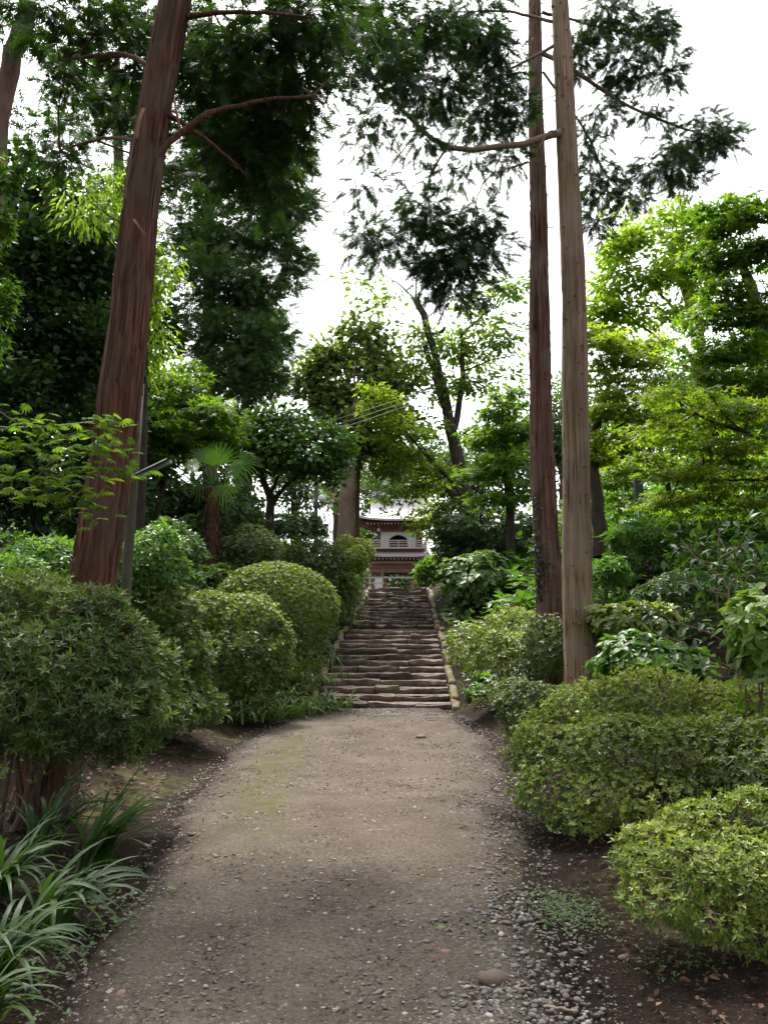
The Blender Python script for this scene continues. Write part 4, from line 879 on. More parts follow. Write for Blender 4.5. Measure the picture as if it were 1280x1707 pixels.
# ================================================================== shrubs along the path
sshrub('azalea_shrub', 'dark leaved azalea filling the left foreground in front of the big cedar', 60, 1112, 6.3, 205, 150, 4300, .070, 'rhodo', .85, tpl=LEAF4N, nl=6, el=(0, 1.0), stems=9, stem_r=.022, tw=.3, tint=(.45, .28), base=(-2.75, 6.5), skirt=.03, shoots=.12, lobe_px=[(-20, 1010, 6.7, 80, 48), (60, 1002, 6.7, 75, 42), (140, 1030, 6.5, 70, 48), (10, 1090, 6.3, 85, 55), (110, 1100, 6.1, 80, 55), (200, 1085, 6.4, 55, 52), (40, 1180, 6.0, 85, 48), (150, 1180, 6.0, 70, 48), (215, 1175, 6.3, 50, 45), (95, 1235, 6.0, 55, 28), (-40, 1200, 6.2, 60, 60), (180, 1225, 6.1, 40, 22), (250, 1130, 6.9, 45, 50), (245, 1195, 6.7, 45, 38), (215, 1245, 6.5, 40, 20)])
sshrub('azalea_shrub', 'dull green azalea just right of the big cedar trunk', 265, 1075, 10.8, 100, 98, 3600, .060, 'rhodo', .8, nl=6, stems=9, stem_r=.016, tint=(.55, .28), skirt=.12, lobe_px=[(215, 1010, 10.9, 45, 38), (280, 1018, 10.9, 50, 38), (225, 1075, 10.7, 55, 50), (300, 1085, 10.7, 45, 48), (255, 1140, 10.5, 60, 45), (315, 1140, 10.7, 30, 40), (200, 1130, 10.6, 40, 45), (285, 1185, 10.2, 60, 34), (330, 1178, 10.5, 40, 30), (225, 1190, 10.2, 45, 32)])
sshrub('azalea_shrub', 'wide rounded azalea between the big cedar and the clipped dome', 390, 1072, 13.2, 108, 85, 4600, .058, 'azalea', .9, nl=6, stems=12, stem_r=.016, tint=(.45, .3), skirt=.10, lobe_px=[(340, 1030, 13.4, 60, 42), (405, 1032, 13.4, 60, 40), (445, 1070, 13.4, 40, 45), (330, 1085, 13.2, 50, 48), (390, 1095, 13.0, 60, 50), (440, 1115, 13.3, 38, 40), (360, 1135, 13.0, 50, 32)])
sshrub('clipped_azalea', 'smooth clipped azalea dome left of the stairs', 460, 1012, 15.6, 102, 74, 4200, .060, 'azalea', 1.2, nl=6, cut=-.85, stems=10, depth=.06, amp=.05, stem_r=.014, tint=(.5, .3), lobes=1)
sshrub('clipped_azalea', 'small rounded azalea behind the clipped dome beside the palm', 417, 910, 17.5, 54, 36, 2200, .055, 'azalea_grey', .7, nl=5, cut=-.8, depth=.07, amp=.1, tint=(.5, .3))
sshrub('azalea_shrub', 'bushy azalea on the bank above the clipped dome', 520, 930, 19, 52, 42, 2400, .058, 'azalea_grey', .8, nl=5, cut=-.8, depth=.08, amp=.15, tint=(.55, .3))
sshrub('azalea_shrub', 'yellow topped azalea at the left head of the stairs', 580, 925, 22.5, 40, 34, 2200, .06, 'azalea_yellow', .8, nl=5, cut=-.8, depth=.08, amp=.2, tint=(.35, .3))
sshrub('hydrangea', 'bright green hydrangea right of the leaning pole', 248, 940, 11, 64, 62, 900, .11, 'hydrangea', .7, tpl=LEAF4, nl=4, cut=-.8, el=(-.3, .7), depth=.15, stems=5, tint=(.5, .25))
sshrub('hydrangea', 'bright green hydrangea left of the big cedar trunk', 90, 945, 9.6, 75, 48, 850, .10, 'hydrangea', .6, tpl=LEAF4, nl=4, cut=-.8, el=(-.3, .7), depth=.15, stems=5, tint=(.5, .25))
sshrub('hydrangea', 'hydrangea at the left frame edge above the dark azalea', 10, 960, 8.4, 60, 38, 500, .10, 'hydrangea', .5, tpl=LEAF4, nl=4, cut=-.8, el=(-.3, .7), depth=.15, stems=5, tint=(.5, .25))
sshrub('hydrangea', 'little pale hydrangea left of the clipped dome', 352, 960, 16.2, 32, 26, 260, .11, 'hosta', .4, tpl=LEAF8W, nl=5, cut=-.6, el=(-.1, .5), depth=.15, stems=3)
sshrub('broadleaf_shrub', 'dark glossy shrub behind the palm trunk', 370, 890, 19, 75, 55, 1300, .11, 'evergreen', 1.0, tpl=LEAF2, nl=5, depth=.15, stems=5)
sshrub('broadleaf_shrub', 'dark shrub low between the hydrangea and the palm', 288, 912, 14, 46, 45, 900, .09, 'evergreen', .9, tpl=LEAF2, nl=5, depth=.15, stems=5)
sshrub('broadleaf_shrub', 'mid green shrub under the round crowned tree', 495, 880, 23, 60, 30, 1300, .10, 'broadleaf', .9, tpl=LEAF2, nl=5, depth=.15, stems=4)
sshrub('aucuba_shrub', 'drooping narrow leaved shrub spilling to the left kerb of the upper stairs', 566, 978, 23.5, 34, 40, 1000, .13, 'hydrangea', .7, tpl=LEAFN, nl=5, el=(-.5, .3), depth=.15, stems=4)
# right side
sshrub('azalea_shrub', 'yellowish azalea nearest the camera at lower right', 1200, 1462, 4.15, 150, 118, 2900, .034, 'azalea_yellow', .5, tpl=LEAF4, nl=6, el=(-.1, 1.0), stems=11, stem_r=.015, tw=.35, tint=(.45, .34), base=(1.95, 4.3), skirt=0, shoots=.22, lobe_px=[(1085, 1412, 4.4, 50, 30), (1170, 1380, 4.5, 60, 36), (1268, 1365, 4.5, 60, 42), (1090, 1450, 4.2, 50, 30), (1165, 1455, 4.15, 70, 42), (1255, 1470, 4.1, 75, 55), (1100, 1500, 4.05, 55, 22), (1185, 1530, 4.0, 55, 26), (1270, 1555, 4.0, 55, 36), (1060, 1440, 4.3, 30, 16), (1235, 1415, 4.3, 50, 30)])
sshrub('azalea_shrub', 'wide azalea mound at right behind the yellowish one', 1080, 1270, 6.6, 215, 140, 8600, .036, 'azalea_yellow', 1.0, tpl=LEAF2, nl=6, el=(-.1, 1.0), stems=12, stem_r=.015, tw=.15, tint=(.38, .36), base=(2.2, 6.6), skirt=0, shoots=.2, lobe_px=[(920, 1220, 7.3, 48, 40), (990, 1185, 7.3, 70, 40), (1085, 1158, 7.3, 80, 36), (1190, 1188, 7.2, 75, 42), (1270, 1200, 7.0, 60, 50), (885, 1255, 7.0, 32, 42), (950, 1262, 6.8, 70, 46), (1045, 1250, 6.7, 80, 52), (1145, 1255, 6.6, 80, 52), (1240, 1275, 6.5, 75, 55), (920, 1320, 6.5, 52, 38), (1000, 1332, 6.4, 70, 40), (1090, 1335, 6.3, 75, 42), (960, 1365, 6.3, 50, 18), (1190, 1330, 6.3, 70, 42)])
sshrub('azalea_shrub', 'dark azalea filling the right frame edge behind the yellowish one', 1290, 1290, 5.9, 100, 110, 1700, .05, 'azalea', .8, tpl=LEAF4, nl=6, cut=-.6, el=(0, .7), stems=6, depth=.13, amp=.25, tint=(.4, .3))
sshrub('azalea_shrub', 'small dark azalea tucked at the foot of the right trunks', 880, 1172, 10.4, 62, 42, 2000, .038, 'azalea_grey', .5, nl=6, cut=-.7, stems=5, depth=.1, amp=.2, tint=(.42, .2))
sshrub('azalea_shrub', 'loose twiggy azalea right of the stairs before the reddish trunk', 848, 1072, 13.9, 88, 85, 1500, .07, 'azalea_yellow', .9, tpl=LEAF2, nl=5, cut=-.5, stems=16, stem_r=.016, depth=.22, amp=.25, tw=.75, tint=(.35, .25), up=.8, skirt=.1, stem_mat='pale_stem')
sshrub('azalea_shrub', 'greyish azalea in front of the reddish trunk base', 915, 1085, 12.3, 42, 75, 700, .065, 'azalea_grey', .5, tpl=LEAF2, nl=5, cut=-.6, stems=8, depth=.2, tw=.5, tint=(.5, .25))
sshrub('hydrangea', 'large leaved pale green bush at the right head of the stairs', 797, 962, 22, 56, 42, 520, .24, 'aucuba', .9, tpl=LEAF8W, nl=5, el=(-.5, .3), depth=.12, stems=4, tint=(.65, .3))
sshrub('evergreen_shrub', 'dense dark evergreen bush under the leaning cherry trunk', 800, 885, 26.5, 88, 50, 3000, .14, 'evergreen', 1.6, nl=5, cut=-.9, depth=.1, amp=.2, stems=5, tint=(.5, .3))
sshrub('bamboo_grass', 'bright green bushy plant at the right end of the fence', 714, 955, 33, 22, 24, 220, .32, 'hosta', .6, tpl=LEAFN, nl=4, depth=.5, shoots=.3, stems=3)
sshrub('hydrangea', 'leafy hydrangea right of the tan trunk', 1055, 1040, 11.6, 72, 42, 700, .10, 'azalea_yellow', .7, tpl=LEAF8W, nl=5, el=(-.1, .5), depth=.15, stems=4, tint=(.35, .3))
sshrub('hydrangea', 'large blue green leaved plant in front of the tan trunk foot', 1090, 1105, 9.8, 95, 42, 420, .125, 'hydrangea', .6, tpl=LEAF8W, nl=4, el=(-.2, .35), depth=.15, stems=6, tint=(.4, .3))
sshrub('broadleaf_plant', 'pale broad leaved plant at the right frame edge', 1268, 1070, 6.4, 52, 95, 120, .14, 'hosta', .35, tpl=LEAF8, nl=4, el=(-.3, .4), depth=.25, stems=7, stem_r=.01, tw=.6, tint=(.6, .3))
sshrub('fern_clump', 'bushy ferns on the leaf strewn slope right of the trunks', 1010, 960, 15, 36, 30, 420, .14, 'hydrangea', .5, tpl=LEAFN, nl=6, el=(.0, .6), depth=.2, stems=3)
sshrub('fern_clump', 'ferns growing on the slope under the black box post', 1080, 900, 17, 60, 35, 600, .16, 'hydrangea', .8, tpl=LEAFN, nl=6, el=(.0, .6), depth=.2, stems=3, tint=(.4, .25))
sshrub('fern_clump', 'ferns high on the slope at the right frame edge', 1200, 880, 14, 95, 42, 900, .13, 'maple_dark', .8, tpl=LEAFN, nl=6, el=(.0, .6), depth=.2, stems=3, tint=(.4, .25))
sshrub('broadleaf_shrub', 'dark shrub at the foot of the slope behind the tan trunk', 1150, 985, 12.5, 90, 35, 700, .09, 'evergreen', .7, tpl=LEAF2, nl=5, depth=.2, stems=4)

# ------------------------------------------------------------------ camellia sapling at right
d = 7.0; base = np.array([*U(1240, 1200, d)[:2], Hs(*U(1240, 1200, d)[:2])-.05])
cam_t = thing('camellia_sapling', 'thin glossy leaved camellia sapling with bare twigs at the right', 'sapling', base)
limb = [[base, U(1236, 1165, d), U(1228, 1100, d), U(1219, 1040, d), U(1213, 992, d), U(1222, 968, d), U(1250, 955, d), U(1275, 930, d)], [U(1213, 992, d), U(1185, 986, d), U(1160, 975, d-.1), U(1100, 968, d-.2), U(1050, 985, d-.3)], [U(1219, 1040, d), U(1195, 1010, d+.1), U(1200, 960, d+.1), U(1195, 920, d+.1), U(1200, 880, d+.1)], [U(1226, 1085, d), U(1180, 1055, d-.1), U(1120, 1035, d-.2), U(1085, 1010, d-.2)], [U(1228, 1100, d), U(1265, 1060, d-.2), U(1300, 1040, d-.3)], [U(1200, 960, d+.1), U(1160, 930, d+.2), U(1135, 900, d+.3)], [U(1200, 930, d), U(1235, 910, d-.1), U(1262, 890, d-.1)], [U(1230, 1120, d), U(1170, 1090, d-.3), U(1110, 1060, d-.4)]]
lm = MB(); ends = []
for i, l in enumerate(limb):
    q = curve_pts(l, 18); tube(MB() if False else lm, q, np.linspace(.022 if i == 0 else .009, .004, len(q)), 6)
    ends.append(q[(len(q)//3 if i != 0 else 3*len(q)//4):])
lm.build('trunk', M['pale_stem'], cam_t, base)
_lm = {}
def leaf_parts(root, b0, tpl, mat, P, D, N, size, a):
    """each leaf an object of its own; leaves of one kind share five meshes"""
    from mathutils import Matrix
    D = nrm(D); S = nrm(np.cross(N, D)); N = np.cross(D, S)
    for i in range(len(P)):
        q = int(min(4, a[i]*5)); key = (id(tpl), mat, q)
        if key not in _lm: mb = MB(); mb.add(tpl[0], tpl[1], .1+.2*q); _lm[key] = mb.mesh('leaf', M[mat])
        o = bpy.data.objects.new('leaf', _lm[key]); C.objects.link(o); o.parent = root; z = size[i]; p_ = P[i]-b0
        o.matrix_local = Matrix(((D[i][0]*z, S[i][0]*z, N[i][0]*z, p_[0]), (D[i][1]*z, S[i][1]*z, N[i][1]*z, p_[1]), (D[i][2]*z, S[i][2]*z, N[i][2]*z, p_[2]), (0, 0, 0, 1)))
def around(E, n, s): return E[rng.integers(0, len(E), n)]+rng.normal(0, s, (n, 3))
fm = MB()
for E, n, s in ((ends[1], 60, .07), (ends[2], 150, .13), (ends[3], 55, .07), (ends[4], 50, .1), (ends[5], 130, .12), (ends[6], 110, .11), (ends[0], 60, .1), (ends[7], 40, .08)):
    n = int(n*.6); P = around(E, n, s); leaf_parts(cam_t, base, LEAF8, 'camellia', P, nrm(rng.normal(0, .6, (n, 3))+[-.2, -.2, -.15]), nrm(rng.normal(0, .35, (n, 3))+[0, -.2, 1]), .095*rng.uniform(.7, 1.15, n), np.clip(rng.normal(.45, .25, n), 0, 1))


# ------------------------------------------------------------------ strap leaved lilies
def straps(mb, base, n, length, width, e0=(.8, 1.45), bend=(1.2, 2.6), az=None, tint=.5, spread=.05, seg=8):
    base = np.asarray(base, float); th = rng.uniform(0, 2*PI, n) if az is None else rng.normal(az[0], az[1], n)
    e = rng.uniform(*e0, n); bd = rng.uniform(*bend, n); Ln = length*rng.uniform(.6, 1.1, n); w = width*rng.uniform(.7, 1.15, n)
    hd = np.stack([np.cos(th), np.sin(th), np.zeros(n)], -1); sd_ = np.stack([-np.sin(th), np.cos(th), np.zeros(n)], -1)
    P = base+np.stack([rng.normal(0, spread, n), rng.normal(0, spread, n), np.zeros(n)], -1); rows = []; tw = rng.normal(0, .35, n)
    for i in range(seg+1):
        s = i/seg; ang = e-bd*s**1.3; D = hd*np.cos(ang)[:, None]+np.array([0, 0, 1.])*np.sin(ang)[:, None]
        wd = w*(.55+.45*math.sin(min(1, s*2.2)*PI/2))*(1-s**3.5) if i else w*.5
        sv = sd_+np.cross(D, sd_)*tw[:, None]*s
        fold = np.cross(sd_, D)*(-.18)
        rows.append(np.stack([P-sv*(wd/2)[:, None], P-fold*wd[:, None]*.0-np.array([0, 0, .12])*wd[:, None], P+sv*(wd/2)[:, None]], 1)); P = P+D*(Ln/seg)[:, None]
    Vv = np.stack(rows, 1); m = (seg+1)*3; q = []
    for i in range(seg):
        for j in (0, 1): q.append([i*3+j, i*3+j+1, i*3+3+j+1, i*3+3+j])
    F = (np.array(q)[None]+np.arange(n)[:, None, None]*m).reshape(-1, 4)
    mb.add(Vv.reshape(-1, 3), F, np.repeat(np.clip(rng.normal(tint, .2, n), 0, 1), m), 0, True)
def lily(label, px, py, n, length, width, group=None, name='lily_clump', P=None, blades=False, **kw):
    P = gp(px, py) if P is None else P; P = np.array([P[0], P[1], Hs(P[0], P[1])])
    if blades:
        root = thing(name, label, 'plant', P, group)
        for k in range(n): mb = MB(); straps(mb, P, 1, length, width, **kw); mb.build('blade', M['lily'], root, P)
        return root
    mb = MB(); straps(mb, P, n, length, width, **kw); return tag(mb.build(name, M['lily'], origin=P), label, 'plant', group)
lily('strap leaved lily clump arching over the path at lower left', 75, 1545, 40, .60, .034, az=(.1, .8), tint=.42, blades=True)
lily('lily clump with pale arching blades in the bottom left corner', -15, 1640, 42, .56, .034, az=(.2, .9), tint=.35, blades=True)
lily('dark upright lily clump right of the cedar base', 150, 1450, 50, .72, .032, az=(.4, .8), tint=.2, e0=(.9, 1.4), bend=(.7, 1.8), blades=True)
lily('dark lily clump in front of the cedar base', 65, 1420, 44, .62, .030, az=(.9, 1.0), tint=.25, e0=(.9, 1.4), bend=(.8, 2.0), blades=True)
lily('lily clump at the left frame edge below the cedar base', -10, 1500, 48, .62, .034, az=(.5, 1.0), tint=.35, blades=True)
lily('lily clump pushing out from the very left frame corner', -60, 1720, 30, .48, .026, az=(.3, .6), tint=.6, blades=True)
for i, (px, py, lab) in enumerate([(350, 1206, 'leftmost lily clump in the bed before the stair foot'), (400, 1204, 'lily clump second from the left in the bed before the stairs'), (445, 1200, 'lily clump in the middle of the bed before the stairs'), (490, 1197, 'lily clump next to the stair foot on the left'), (525, 1192, 'lily clump at the left foot of the stairs'), (556, 1186, 'rightmost lily clump overhanging the lowest step'), (470, 1175, 'lily clump behind the bed before the stairs'), (512, 1150, 'lily clump beside the lower left kerb'), (505, 1125, 'lily clump against the left kerb above the stair foot'), (530, 1092, 'lily clump along the left kerb halfway to the landing'), (430, 1178, 'lily clump under the wide rounded azalea'), (548, 1062, 'lily clump at the left end of the stair landing'), (480, 1140, 'lily clump in front of the clipped dome')]):
    lily(lab, px, py, 50, .58, .038, tint=.85, spread=.13, group='lilies beside the left kerb')
for i, (px, py, lab) in enumerate([(785, 1165, 'lily clump at the right foot of the stairs'), (800, 1135, 'lily clump just above the right stair foot'), (775, 1095, 'lily clump along the right kerb below the landing'), (765, 1060, 'lily clump by the right kerb at the landing'), (830, 1160, 'lily clump beneath the loose twiggy azalea')]):
    lily(lab, px, py, 44, .48, .034, tint=.8, spread=.10, group='lilies beside the right kerb')
for i, (px, py, dd, lab) in enumerate([(552, 1040, 18.5, 'grassy clump drooping over the upper left kerb'), (583, 1008, 23, 'grassy clump at the top of the left kerb'), (535, 1068, 17, 'grassy clump below the drooping dark shrub'), (865, 985, 15, 'grassy clump left of the reddish trunk')]):
    P = U(px, py, dd); lily(lab, 0, 0, 60, .55, .035, tint=.6, spread=.18, P=P)
lily('grassy clump behind the blue green leaved plant', 0, 0, 60, .55, .02, tint=.6, spread=.25, P=U(1190, 1120, 9))

# ------------------------------------------------------------------ palm
d = 17.0; base = np.array([*U(348, 945, d)[:2], 0]); base[2] = Hs(base[0], d)-.1
palm = thing('fan_palm', 'small fan palm with a shaggy brown trunk on the left bank', 'palm', base)
top = U(355, 812, d); q = curve_pts([base, (base+top)/2+[.03, 0, 0], top], 24); tm = MB(); tube(tm, q, np.linspace(.11, .125, len(q))*(1+.12*rng.normal(size=len(q))), 10)
n = 1500; k = rng.integers(0, len(q), n); th = rng.uniform(0, 2*PI, n); dr = np.stack([np.cos(th), np.sin(th), np.zeros(n)], -1)
place(tm, LEAFN, q[k]+dr*.11+rng.normal(0, .02, (n, 3)), dr*.5+np.array([0, 0, -.9])+rng.normal(0, .3, (n, 3)), dr, rng.uniform(.07, .16, n), .5)
tm.build('trunk', M['fibre'], palm, base)
def fan(mb, ctr, axis, nrmv, L_, nb=30, spread=2.5, droop=.35):
    axis = nrm(np.asarray(axis, float)); s = nrm(np.cross(nrmv, axis)); nv = np.cross(axis, s)
    for i in range(nb):
        a_ = (i/(nb-1)-.5)*spread; dd = axis*math.cos(a_)+s*math.sin(a_); ll = L_*(1-.18*abs(a_)/1.25); sw = np.cross(nv, dd)
        p0 = ctr+dd*.03; p1 = ctr+dd*ll*.55+nv*.02; p2 = ctr+dd*ll-np.array([0, 0, droop*ll*rng.uniform(.1, .5)]); w = .022
        mb.add([p0-sw*.004, p0+sw*.004, p1+sw*w*.6-nv*.006, p1-sw*w*.6-nv*.006, p2], [[0, 1, 2], [0, 2, 3], [3, 2, 4]], np.clip(.5+rng.normal(0, .15), 0, 1))
for hx, hy, ang, dy, nb in ((361, 778, 90, -.1, 30), (334, 775, 190, -.25, 26), (380, 778, -25, -.3, 26), (398, 772, 15, .1, 22), (372, 806, -75, -.3, 22), (345, 770, 130, .3, 24), (338, 800, 215, .3, 20), (366, 772, 62, .4, 20)):
    fm = MB(); c = U(hx, hy, d+dy); ax = np.array([math.cos(math.radians(ang)), dy*.4, math.sin(math.radians(ang))])
    fan(fm, c, ax, nrm(np.array([0, -1., .55])+rng.normal(0, .2, 3)), .56*rng.uniform(.85, 1.1), nb-9, 2.4, .9 if ang < 40 or ang > 150 else .15)
    tube(fm, curve_pts([top, (top+c)/2+[0, 0, .04], c], 6), np.linspace(.016, .009, 7), 5, .4); fm.build('frond', M['palm'], palm, base)

# ================================================================== trees
SC = dict(subr=.34, nsub=9)
# left side
tree('evergreen_tree', 'very dark evergreen filling the left edge behind the big cedar', [G(60, 17), U(60, 850, 17), U(70, 500, 17), U(80, 300, 17)], [.3, .25, .2, .1], [(50, 330, 18, 110, 75), (125, 440, 17, 100, 90), (25, 540, 16.5, 80, 100), (130, 600, 17.5, 100, 90), (40, 700, 16, 90, 90), (150, 740, 17.5, 90, 80), (50, 830, 15.5, 80, 60), (170, 840, 17, 70, 60), (30, 420, 16.5, 70, 80)], (LEAFW, .14, 3.6), 'dark', bark='dark_bark', tint=(.4, .3), **SC)
tree('evergreen_tree', 'dark tall evergreen behind the left conifers', [G(210, 24), U(210, 800, 24), U(200, 400, 24), U(195, 100, 24)], [.35, .3, .2, .1], [(180, 420, 24, 70, 80), (200, 560, 24, 80, 90), (230, 700, 24, 90, 80), (220, 820, 23, 100, 60), (330, 840, 26, 90, 60)], (LEAFW, .19, 3.6), 'dark', bark='dark_bark', tint=(.5, .3), **SC)
tree('cedar_tree', 'leaning reddish trunk cut off by the upper left frame edge', [G(-90, 12.5), U(-60, 800, 12.5), U(0, 200, 12.5), U(42, 30, 12.5), U(80, -150, 12.5)], [.22, .2, .16, .14, .12], [(30, 190, 13, 40, 25, None, .6), (15, 40, 12, 50, 50, None, .8), (60, 230, 13, 40, 20, None, .5), (100, 60, 12.5, 50, 50, None, .6)], (FROND3, .2, 1.3), 'cedar', bark='bark_red2', droop=.4, nsub=12)
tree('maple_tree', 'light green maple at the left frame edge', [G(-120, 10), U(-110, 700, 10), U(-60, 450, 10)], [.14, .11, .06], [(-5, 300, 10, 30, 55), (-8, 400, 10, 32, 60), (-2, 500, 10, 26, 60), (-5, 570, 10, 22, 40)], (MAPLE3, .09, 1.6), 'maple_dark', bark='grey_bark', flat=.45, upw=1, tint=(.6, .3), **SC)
tree('evergreen_oak', 'yellow green drooping leaved tree just right of the big cedar trunk', [G(225, 14.5), U(235, 800, 14.5), U(245, 500, 14.5), U(255, 400, 14.5)], [.12, .1, .07, .04], [(265, 450, 14.5, 36, 50), (262, 520, 14.5, 40, 50), (250, 590, 14.5, 40, 45), (255, 400, 14.5, 30, 35), (140, 330, 15, 90, 45, None, .6), (195, 300, 15, 50, 40, None, .7)], (LEAFN, .13, 2.2), 'pale_tree', bark='dark_bark', droop=.9, tint=(.35, .3), **SC)
CON = [(345, 110, 30, 60, 70, None, .8), (400, 200, 29, 90, 60), (470, 250, 29, 50, 45), (370, 290, 29, 90, 60), (450, 330, 28.5, 65, 45), (500, 350, 28, 35, 30), (470, 190, 29, 45, 40, None, .7), (360, 390, 28.5, 80, 55), (440, 420, 28, 60, 45), (488, 450, 28, 28, 36), (360, 480, 28, 80, 55), (440, 500, 28, 50, 45), (370, 560, 28, 70, 50), (430, 580, 27.5, 50, 45), (400, 630, 27.5, 60, 40), (450, 630, 27.5, 25, 30), (150, 150, 27, 90, 70, None, .6), (240, 330, 29, 50, 60, None, .7)]
tree('conifer_tree', 'tall dense blue green conifer in the left middle distance', [G(348, 29), U(348, 800, 29), U(348, 500, 29), U(350, 100, 29), U(352, -60, 29)], [.32, .28, .24, .12, .05], CON, (FROND3, .31, 5.0), 'conifer', bark='grey_bark', droop=.15, subr=.36, nsub=12, flat=.6, tint=(.5, .3))
tree('conifer_tree', 'darker conifer beside the sky gap behind the round crowned tree', [G(410, 34), U(410, 700, 34), U(405, 500, 34)], [.28, .2, .08], [(410, 640, 33, 50, 45), (450, 600, 33, 30, 60), (440, 540, 33, 40, 60), (380, 680, 33, 50, 40)], (FROND3, .30, 3.2), 'dark', bark='dark_bark', subr=.36, nsub=12, flat=.6, tint=(.6, .3))
tree('maple_tree', 'bushy green maple behind the leaning pole', [G(255, 18.6), U(260, 870, 18.6), U(280, 780, 18.6), U(300, 700, 18.6)], [.09, .08, .06, .03], [(275, 650, 18.5, 60, 30), (330, 660, 19, 40, 25), (340, 700, 18.6, 65, 32), (265, 710, 18.2, 55, 38), (370, 735, 19, 38, 34), (300, 755, 18.4, 60, 30), (250, 775, 18.2, 40, 30), (320, 620, 19.4, 30, 20, None, .7)], (MAPLE3, .13, 2.3), 'maple', bark='dark_bark', limbs=[([U(275, 790, 18.6), U(240, 850, 18.6), U(215, 900, 18.6)], .03, .03)], flat=.4, upw=1.0, tint=(.40, .3), **SC)
b0 = U(450, 872, 20.5)
tree('round_tree', 'round crowned broadleaf tree with a forked trunk left of the lamp', [np.array([b0[0], 20.5, Hs(b0[0], 20.5)-.1]), U(451, 850, 20.5), U(447, 820, 20.5), U(430, 780, 20.5), U(420, 750, 20.5)], [.13, .11, .09, .06, .04], [(430, 720, 20.5, 42, 30), (480, 705, 20.5, 48, 26), (530, 715, 20.5, 48, 28), (565, 745, 20.5, 34, 36), (500, 755, 20, 65, 34), (440, 765, 20.5, 46, 30), (405, 760, 20.5, 24, 34), (545, 785, 20.5, 38, 26), (470, 735, 20, 50, 30)], (LEAFW, .13, 2.4), 'broadleaf', limbs=[([U(451, 845, 20.5), U(475, 810, 20.4), U(510, 785, 20.3), U(540, 765, 20.3)], .07, .025), ([U(449, 830, 20.5), U(462, 800, 20.5), U(480, 760, 20.5)], .06, .02)], bark='dark_bark', upw=.9, tint=(.5, .32), **SC)
b0 = U(577, 900, 28)
big = tree('conifer_tree', 'bluish green tree on a pale straight trunk beside the globe lamp', [np.array([b0[0], 28, Hs(b0[0], 28)-.2]), U(577, 890, 28), U(580, 800, 28.2), U(588, 720, 28.5), U(592, 650, 29)], [.33, .30, .26, .16, .05], [(560, 600, 30, 45, 36), (600, 560, 30, 38, 30), (530, 640, 30, 42, 36), (630, 600, 30, 36, 36), (590, 650, 29.5, 60, 40), (650, 660, 29.5, 38, 36), (540, 690, 29.5, 45, 30), (610, 710, 29, 60, 36), (660, 700, 29, 30, 25), (640, 760, 29, 40, 36), (590, 745, 29, 40, 30)], (LEAFW, .20, 3.4), 'blue', bark='bark_tan', tint=(.65, .4), twig_r=.02, **SC)
b0 = U(590, 900, 29.5)
tree('conifer_tree', 'slim second trunk close behind the pale straight trunk', [np.array([b0[0], 29.5, Hs(b0[0], 29.5)-.2]), U(593, 850, 29.5), U(596, 760, 29.5), U(600, 690, 29.5)], [.16, .14, .12, .06], [(640, 790, 31, 40, 40, None, .7), (620, 820, 32, 30, 30, None, .6), (560, 820, 33, 30, 40, None, .5)], (FROND3, .26, 1.6), 'conifer', bark='bark_red2', tint=(.6, .3), **SC)
# cherry
dc = 30.0; b0 = U(785, 900, dc)
cb = np.array([b0[0], dc, Hs(b0[0], dc)-.3])
CH = [(640, 500, 30, 60, 26, None, .35), (600, 470, 30, 40, 20, None, .3), (690, 560, 30, 40, 30, None, .7), (740, 580, 30, 40, 40, None, .6), (800, 540, 30.5, 50, 30, None, .5), (830, 590, 30.5, 60, 26, None, .6), (820, 640, 30, 60, 26, None, .6), (850, 480, 30.5, 36, 40, None, .5), (700, 610, 29.5, 36, 30, None, .8), (680, 640, 29.5, 40, 30, None, .6), (780, 500, 30, 30, 30, None, .4), (850, 560, 30, 34, 30, None, .6), (760, 660, 29.8, 40, 40, None, .5), (700, 700, 29.5, 40, 26, None, .4)]
tree('cherry_tree', 'old dark cherry with a blunt pruned trunk forking above the gate bush', [cb, U(776, 850, dc), U(768, 800, dc), U(757, 740, dc), U(748, 700, dc), U(740, 650, dc), U(728, 600, dc), U(715, 560, dc), U(706, 525, dc), U(690, 497, dc)], [.34, .30, .26, .24, .2, .15, .135, .135, .135, .11], CH, (LEAF2, .20, 2.6), 'cherry', limbs=[([U(750, 705, dc), U(735, 660, dc-.2), U(720, 610, dc-.3), U(708, 575, dc-.3)], .13, .10), ([U(757, 715, dc), U(768, 660, dc), U(771, 600, dc), U(767, 548, dc)], .13, .07), ([U(778, 850, dc), U(748, 818, dc-.3), U(722, 790, dc-.5)], .18, .14), ([U(768, 560, dc), U(800, 530, dc), U(860, 480, dc)], .05, .015), ([U(771, 620, dc), U(820, 600, dc), U(870, 590, dc)], .04, .015), ([U(692, 500, dc), U(660, 470, dc), U(620, 450, dc)], .04, .012), ([U(692, 500, dc), U(695, 460, dc), U(700, 430, dc)], .04, .012), ([U(692, 500, dc), U(715, 470, dc), U(740, 445, dc)], .04, .012), ([U(712, 560, dc), U(735, 553, dc), U(742, 545, dc)], .07, .06)], bark='dark_bark', flat=.5, upw=.9, droop=.3, nsides=14, subr=.4, nsub=9, tint=(.55, .3), twig_r=.012)
